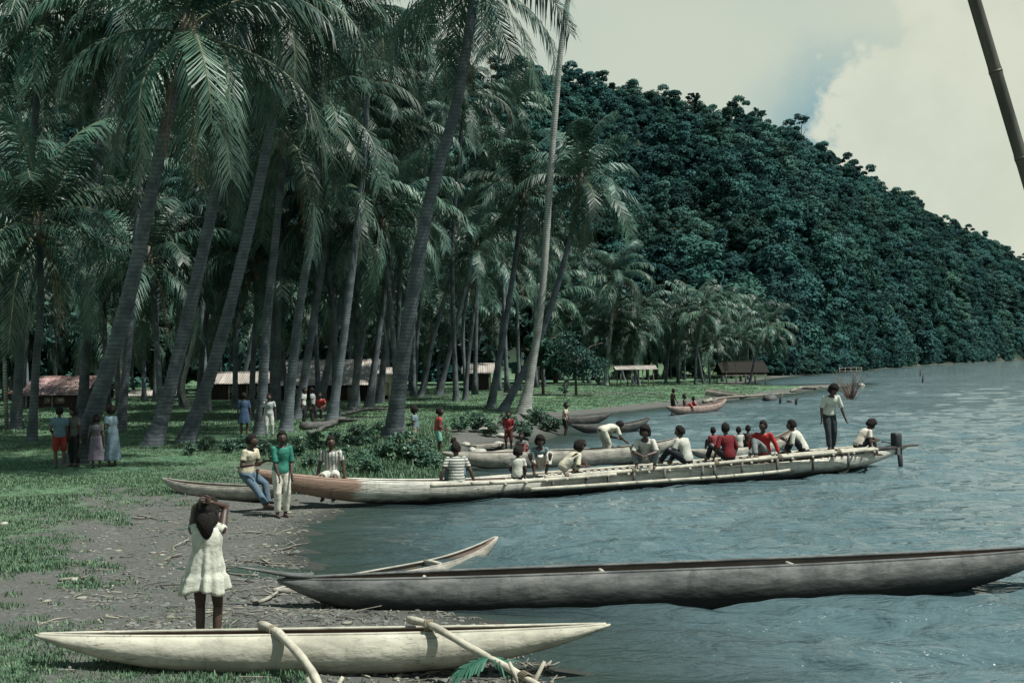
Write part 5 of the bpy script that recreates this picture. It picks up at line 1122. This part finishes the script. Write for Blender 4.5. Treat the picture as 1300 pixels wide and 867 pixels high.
person('small child in dull red top in the canoe behind, left of the dark red shirt', c7p(905, .28), 25, 1.2, pelvis=(0, 0, .12), hands=[(-.2, .3, .1), (.2, .3, .1)], feet=[(-.14, .45, .0), (.14, .45, .0)], top=(.20, .05, .055), bottom=NAVY, blen=.45, kid=True, vox=.017)
person('child in white top in the canoe behind, between the two red shirts', c7p(937, .22), 10, 1.2, pelvis=(0, 0, .12), hands=[(-.2, .3, .1), (.2, .3, .1)], feet=[(-.14, .45, .0), (.14, .45, .0)], top=OFFW, bottom=NAVY, blen=.45, kid=True, vox=.017)
person('child in dark top in the canoe behind, just left of the bright red shirt', c7p(948, .22), -15, 1.25, pelvis=(0, 0, .12), hands=[(-.2, .3, .1), (.2, .3, .1)], feet=[(-.14, .45, .0), (.14, .45, .0)], top=(.06, .035, .035), bottom=NAVY, blen=.45, kid=True, vox=.017)
# on the bank
sit = dict(pelvis=(0, 0, .12), lean=10, hunch=14, hands=[(-.15, .36, .30), (.15, .36, .30)], feet=[(-.13, .38, .06), (.13, .38, .06)], knee=[(-.2, .4, 1), (.2, .4, 1)])
person('child in pale top with bushy hair standing among the bank weeds', G(528, 573), 70, 1.28, hands=[(-.08, .26, 1.05), (.10, .26, 1.02)], top=BLUEG, bottom=(.42, .38, .30), blen=.5, kid=True, hair='bush', vox=.018, female=True)
person('child in red top and teal shorts standing on the bank', G(556, 580), -80, 1.36, hands=[(-.06, .22, 1.0), (.10, .22, .98)], top=(.34, .07, .06), sleeve=.3, bottom=(.14, .30, .25), blen=.42, kid=True, vox=.018, hem=.1)
person('small crouching child in dark clothes beside the child in teal shorts', G(571, 583), -60, 1.15, **sit, top=(.05, .14, .10), bottom=DARKT, blen=.5, kid=True, vox=.02)
person('child in red shirt standing on the bank above the grey canoe', G(646, 573), 175, 1.30, hands=[(-.10, .20, 1.0), (.12, .20, .98)], top=(.22, .03, .035), sleeve=.8, bottom=(.08, .03, .03), blen=.6, kid=True, vox=.018)
person('small child in grey top sitting just right of the child in red shirt', c6p(663, .1, .32), 160, 1.2, **sit, top=GREY, bottom=(.2, .06, .06), kid=True, vox=.02)
g = on_z(717, 552, 0); g[2] = -.12; person('child with pale shirt standing in the inlet by the dark canoes', g, -110, 1.36, hands=[(-.15, .22, .8), (.16, .22, .8)], top=(.46, .38, .33), bottom=DARKT, blen=.5, kid=True, vox=.02)
def c10p(px, z):
    A = on_z(846, 528); B = on_z(922, 520.5); D = B - A; k = (px - 650) / F; s_ = (k * A[1] - A[0]) / (D[0] - k * D[1]); q = A + D * s_; q[2] = z; return q
person('dark child standing at the left end of the pink canoe', c10p(853, .0), -60, 1.35, hands=[(-.2, .2, .9), (.2, .2, .9)], bottom=NAVY, blen=.5, kid=True, vox=.022, detail=False)
person('child in red skirt leaning back in the middle of the pink canoe', c10p(869, .22), -100, 1.45, pelvis=(0, 0, .15), lean=-14, hunch=8, hands=[(-.2, .2, .15), (.2, .2, .15)], feet=[(-.14, .5, .0), (.14, .5, .0)], skirt=((.30, .06, .06), .2), kid=True, vox=.022, detail=False)
person('child with pink cloth sitting at the right end of the pink canoe', c10p(884, .2), 100, 1.3, pelvis=(0, 0, .15), lean=20, hunch=14, hands=[(-.2, .4, .15), (.2, .4, .15)], feet=[(-.14, .5, .0), (.14, .5, .0)], top=(.34, .13, .13), bottom=DARKT, kid=True, vox=.022, detail=False)
# under the palms
person('person in blue shirt with back turned and red cloth at the waist, at far left', G(76, 594), 25, 1.58, hands=[(-.16, .2, .95), (.20, .1, .8)], top=(.10, .16, .20), bottom=(.24, .04, .035), blen=.5, vox=.018)
person('person in white-collared dark top half hidden left of the leaning palm', G(96, 592), 150, 1.55, top=(.10, .10, .10), bottom=DARKT, vox=.018, hair='bush')
person('girl in long mauve skirt right of the leaning palm', G(122, 594), 10, 1.35, top=(.07, .07, .075), skirt=((.14, .12, .16), .25), female=True, kid=True, vox=.018)
person('woman in long grey-blue dress standing right of the leaning palm', G(143, 592), 60, 1.60, hands=[(-.16, .24, 1.0), (.2, .05, .8)], top=(.13, .19, .22), skirt=((.13, .19, .23), .18), female=True, hair='bush', vox=.018)
person('person in knee-length blue dress with back turned under the palms', G(310, 555), 10, 1.60, top=BLUE, skirt=(BLUE, .55), female=True, vox=.018, sleeve=.9)
person('slim person in white partly hidden behind a dark palm trunk', G(342, 555), 190, 1.56, top=(.34, .38, .38), bottom=(.40, .42, .40), vox=.018)
person('person in white top talking in the shade before the long hut', G(385, 538), -100, 1.55, top=(.40, .42, .40), bottom=DARKT, vox=.022, detail=False)
person('person in grey top in the shade, facing the one in white', G(398, 537), 80, 1.55, top=(.22, .24, .25), bottom=DARKT, vox=.022, detail=False)
g = G(408, 541); g[2] += .62; person('person in red sitting on the fallen log in the shade', g, 170, 1.5, pelvis=(0, 0, .12), lean=8, hunch=10, hands=[(-.15, .3, .2), (.15, .3, .2)], feet=[(-.12, .42, -.35), (.12, .42, -.35)], top=(.30, .05, .045), bottom=DARKT, vox=.022, detail=False)
bpy.data.scenes.remove(TS)

# ------------------------------------------------------------------ driftwood, logs, stones and the rest
DRIFT = pbr('driftwood', (0.085, 0.08, 0.068), (0.21, 0.20, 0.17), scale=5, rough=.9, bump=.6, bscale=12, rand=.2)
STONE = pbr('pale_stone', (0.20, 0.195, 0.175), (0.33, 0.32, 0.285), scale=5, rough=.9, bump=.5, bscale=14)
def stick(px0, px1, rad, label, seed, name='driftwood', mat=None, lift=0.03, fork=True, cat='driftwood', group=None, flat=False):
    a = on_z(*px0, .05) if flat else G(*px0); b = on_z(*px1, .05) if flat else G(*px1); a[2] = max(a[2], 0) + rad * .7; b[2] = max(b[2], 0) + rad * .7 + lift; c = (a + b) / 2; r = np.random.default_rng(seed); L = np.linalg.norm(b - a)
    mb = MB(); pts = bez([a - c, (a - c) * .4 + r.normal(0, .06, 3) * L * [1, 1, .3], (b - c) * .4 + r.normal(0, .06, 3) * L * [1, 1, .3], b - c], 10)
    mb.tube(pts, [rad * (1 + .18 * r.normal()) * (1 - .45 * i / 9) for i in range(10)], 8)
    o = mb.build(name, mat or DRIFT, None, loc=c); tag(o, label, cat, group)
    if fork:
        mb = MB(); p = pts[6]; d = r.normal(0, 1, 3) * [1, 1, .5]; d[2] = abs(d[2]); d /= np.linalg.norm(d); mb.tube([p, p + d * L * .15, p + d * L * .26 + [0, 0, .02]], [rad * .6, rad * .45, rad * .2], 6); mb.build('branch_stub', mat or DRIFT, o)
    return o
for i, (a, b, rd, lb) in enumerate([((168, 658), (190, 660), .035, 'short pale driftwood stick at the grass edge'), ((222, 700), (240, 686), .03, 'forked pale stick just left of the girl'), ((75, 738), (112, 735), .04, 'pale driftwood branch lying on the mud at left'),
        ((300, 712), (372, 720), .030, 'long thin stick beside the bow of the long dark canoe'), ((322, 768), (352, 756), .045, 'dark driftwood chunk below the bow of the long dark canoe'), ((290, 728), (330, 735), .02, 'thin pale stick right of the girl'),
        ((175, 655), (215, 662), .028, 'crooked driftwood branch on the upper beach'), ((205, 712), (232, 706), .03, 'bleached root left of the girl at waist height'), ((310, 676), (352, 681), .025, 'straight stick on the beach below the woman in green'),
        ((268, 678), (285, 655), .03, 'upright pale stick behind the head of the girl'), ((350, 700), (392, 694), .03, 'driftwood stick at the water edge below the woman in green'), ((655, 858), (700, 846), .035, 'forked pale driftwood at the water edge by the green leaf')]):
    stick(a, b, rd * .62, lb, 40 + i)
def stone(p, s_, label, seed, group=None, mat=None, name='stone'):
    r = np.random.default_rng(seed); mb = MB(); k = r.normal(0, 1, (4, 3))
    def fn(v): return v * (1 + .14 * np.sin(v @ k[0] * 2 + 1) + .12 * np.sin(v @ k[1] * 3) + .06 * np.sin(v @ k[2] * 5))[:, None]
    mb.ell((0, 0, s_ * .25), (s_, s_ * .75, s_ * .5), rotz(r.uniform(0, 3)), 12, 8, fn=fn); o = mb.build(name, mat or STONE, None, loc=p); tag(o, label, 'stone', group)
for i, (px, py) in enumerate([(600, 562), (609, 561), (617, 564), (626, 562), (635, 566), (632, 570), (591, 566)]): stone(G(px, py), .17 + .05 * (i % 3), 'pale stone on the bank between the striped shirt and the child in red', 60 + i, 'pale stones on the bank')
for i, (px, py, s_, lb) in enumerate([(5, 667, .09, 'white stone lying in the grass at the left edge'), (148, 660, .05, 'small white stone at the grass edge'), (95, 738, .07, 'whitish lump beside the driftwood branch on the mud')]): stone(G(px, py), s_, lb, 80 + i)
LIT = pbr('beach_litter', (0.03, 0.03, 0.026), (0.24, 0.23, 0.19), scale=1.6, rough=.9)
def beach_points(r, n, x0, x1, y0, y1, far, dec):        # candidate spots on the mud, all at once
    px = r.uniform(x0, x1, n); py = r.uniform(y0, y1, n); Q = np.array([on_z(a, b, .08) for a, b in zip(px, py)]); d = shore_d(Q[:, 0], Q[:, 1])
    ok = (d > .06) & (d < far) & (r.uniform(0, 1, n) < np.exp(-d / dec) * (.35 + 1.2 * np.clip(vnoise(Q[:, 0] * .8, Q[:, 1] * .8, 2) + .35, 0, 1))); Q = Q[ok]; Q[:, 2] = terr(Q[:, 0], Q[:, 1]); return Q
def litter():
    r = np.random.default_rng(8); mb = MB()
    for q in beach_points(r, 9000, 40, 720, 640, 866, 6, 3.2)[:1700]:
        a = r.uniform(0, 3.14); L = r.uniform(.02, .10) if r.uniform() < .85 else r.uniform(.12, .28); rd = r.uniform(.003, .010); dv = np.array([math.cos(a), math.sin(a), r.normal(0, .1)]) * L
        if r.uniform() < .3: mb.ell(q + [0, 0, rd], (L * .3, L * .22, .02), rotz(a), 6, 4)
        else: mb.tube([q - dv + [0, 0, rd], q + dv * r.uniform(-.2, .2) + r.normal(0, .01, 3) + [0, 0, rd * 1.5], q + dv + [0, 0, rd]], [rd, rd, rd * .5], 5)
    o = mb.build('beach_debris', LIT); tag(o, 'twigs, husks and leaf litter strewn along the muddy beach', kind='stuff')
litter()
def clods():                                              # trampled clods of the mud
    r = np.random.default_rng(18); mb = MB()
    for q in beach_points(r, 9000, 60, 640, 650, 866, 5, 3.0)[:2000]:
        s_ = r.uniform(.01, .04); mb.ell(q, (s_ * r.uniform(.8, 1.6), s_ * r.uniform(.8, 1.6), s_ * r.uniform(.3, .6)), rotz(r.uniform(0, 3)), 6, 4)
    tag(mb.build('pebbles', pbr('mud_clod', (0.035, 0.038, 0.037), (0.13, 0.135, 0.125), scale=1.2, rough=.95)), 'small stones and clods in the beach mud', kind='stuff')
clods()
# fallen logs and stump in the shade of the grove
for i, (a, b, rd, lb) in enumerate([((384, 546), (438, 538), .17, 'big dark fallen log in the shade before the long hut'), ((392, 552), (420, 546), .11, 'shorter dark log lying in front of the big fallen log'), ((420, 530), (500, 524), .12, 'long thin dark log near the right end of the long hut')]):
    stick(a, b, rd, lb, 90 + i, 'fallen_log', DARKHULL, lift=.12, cat='log')
# debris along the spit
for i, (a, b, rd, lb) in enumerate([((905, 511), (985, 505), .09, 'long grey log lying along the edge of the spit'), ((940, 506), (1010, 500.5), .08, 'upper of the two grey logs along the spit'), ((1004, 498), (1040, 494), .12, 'thick pale log near the tip of the spit'), ((893, 512), (903, 509), .14, 'pale tilted log behind the pink canoe'), ((1042, 492.5), (1064, 490.5), .10, 'thin log near the very tip of the spit')]):
    stick(a, b, rd, lb, 100 + i, 'drift_log', DRIFT, lift=.04, cat='log', flat=True, fork=False)
for i, (px, py, s_, lb) in enumerate([(978, 509, .75, 'dark rock in the water just off the spit'), (1026, 495, .6, 'dark lump at the narrow end of the spit'), (1093, 489.5, .45, 'pale block standing in the water beyond the spit tip'), (1004, 510, .3, 'small dark rock in the water right of the larger one')]):
    q = on_z(px, py, 0); q[2] = -.1; stone(q, s_, lb, 120 + i, None, DARKHULL if 'dark' in lb else STONE, 'rock')
q = G(922, 504); o = empty('upturned_boat', q, R(-12)); tag(o, 'grey upturned flat boat lying on the spit', 'boat')
mb = MB(); V = [(-1.6, -.5, 0), (1.4, -.6, 0), (1.7, .9, 0), (-1.6, .8, 0), (-1.45, -.3, .62), (1.4, -.35, .10), (1.6, .7, .12), (-1.45, .6, .62)]
mb.add(V, [(0, 3, 2, 1), (4, 5, 6, 7), (0, 1, 5, 4), (1, 2, 6, 5), (2, 3, 7, 6), (3, 0, 4, 7)]); mb.build('hull', PALEGREY, o, smooth=False)
for y in (-.42, .0, .42): mb = MB(); mb.beam((-1.45, y, .64), (1.4, y, .14), .09, .05); mb.build('strake', TIMBER, o, smooth=False)
# leafless brushwood standing in the water beyond the standing man
q = on_z(1080, 512, -.3); o = empty('brushwood', q); tag(o, 'reddish leafless brushwood sticking out of the water right of the standing man', 'branch'); r = np.random.default_rng(4); TW = pbr('red_twig', (.13, .075, .06), (.20, .12, .10), rough=.9)
mb = MB(); mb.tube([(0, 0, -.3), (-.1, 0, .8), (-.5, 0, 1.6)], [.05, .04, .02], 6); mb.build('stem', TW, o)
for i in range(46):
    a = r.uniform(0, 6.28); e = np.array([math.cos(a) * r.uniform(.4, 1.5), math.sin(a) * .8, r.uniform(.3, 2.2)]); mb = MB(); mb.tube([(0, 0, 0), e * .5 + [0, 0, .2], e, e + r.normal(0, .25, 3)], [.022, .016, .010, .004], 5); mb.build('twig', TW, o)
# far landing: two pale canoes, a railing and low stage at the foot of the hill
for i, (a, b) in enumerate([((1012, 474.5), (1048, 472.5)), ((1030, 471.0), (1055, 469.8))]):
    canoe_px(a, b, ['pale canoe at the distant landing below the hill', 'second pale canoe, farther along the distant landing'][i], 1.0, .7, -.05, PALEGREY, rise=(.2, .3))
A = on_z(1066, 476); B = on_z(1094, 475); o = empty('water_railing', A); tag(o, 'faint wooden railing standing in the water by the distant landing', 'railing')
for i in range(5): mb = MB(); p = (B - A) * i / 4; mb.tube([p + [0, 0, -.5], p + [0, 0, 1.2]], .045, 6); mb.build('post', TIMBER, o)
for z in (.6, 1.1): mb = MB(); mb.tube([(0, 0, z), (B - A) + [0, 0, z]], .035, 6); mb.build('rail', TIMBER, o)
for i, (px, py, h_) in enumerate([(1168, 477, 1.1), (1171, 486, 1.0), (990, 512, .6), (1010, 514, .6)]):
    q = on_z(px, py, 0); mb = MB(); mb.tube([(0, 0, -.6), (.04, 0, h_ * .5), (.15 * (i + 1) * .5, 0, h_)], [.09, .08, .05], 7); o = mb.build('mooring_stake', DARKHULL, None, loc=q)
    tag(o, ['dark stake in open water, farther of the pair right of the landing', 'leaning dark stake in open water, nearer of the pair', 'short stake in the water below the spit, left one', 'short stake in the water below the spit, right one'][i], 'stake')
# bamboo pole close by, leaning across the upper right corner
DBAM = pbr('dark_bamboo', (0.026, 0.026, 0.022), (0.065, 0.062, 0.052), scale=4, rough=.5, spec=.35, stretch=(3, 3, .6))
YP = 6.0; P0 = at(1216, -70, YP); P1 = at(1300, 212, YP); dv = (P1 - P0); P2 = P0 + dv * ((-.5 - P0[2]) / dv[2]); o = empty('bamboo_mooring_pole', P2); tag(o, 'dark bamboo pole leaning across the upper right corner', 'pole')
Lp = np.linalg.norm(P2 - P0); k0 = at(1262, 92, YP); off = np.linalg.norm(k0 - P0)
c = [P0 - P2 + (P2 - P0) * t for t in np.linspace(0, 1, 30)]; mb = MB(); out = []; ro = []
dd = (P2 - P0) / Lp; nodes = [off + .46 * j for j in range(-3, 12)]
ss = sorted(set([0, Lp] + [x for nd_ in nodes for x in (nd_ - .03, nd_ - .006, nd_ + .006, nd_ + .03) if 0 < x < Lp]))
for x in ss:
    nr = min(abs(x - nd_) for nd_ in nodes); out.append(P0 - P2 + dd * x); ro.append((.031 + .003 * x / Lp) * (1.06 if nr < .01 else 1.0))
mb.tube(out, ro, 14); mb.build('culm', DBAM, o)
for nd_ in nodes:
    if 0 < nd_ < Lp: mb = MB(); p = P0 - P2 + dd * nd_; mb.tube([p - dd * .005, p + dd * .005], .0345, 14); mb.build('node_ring', DBAM, o)
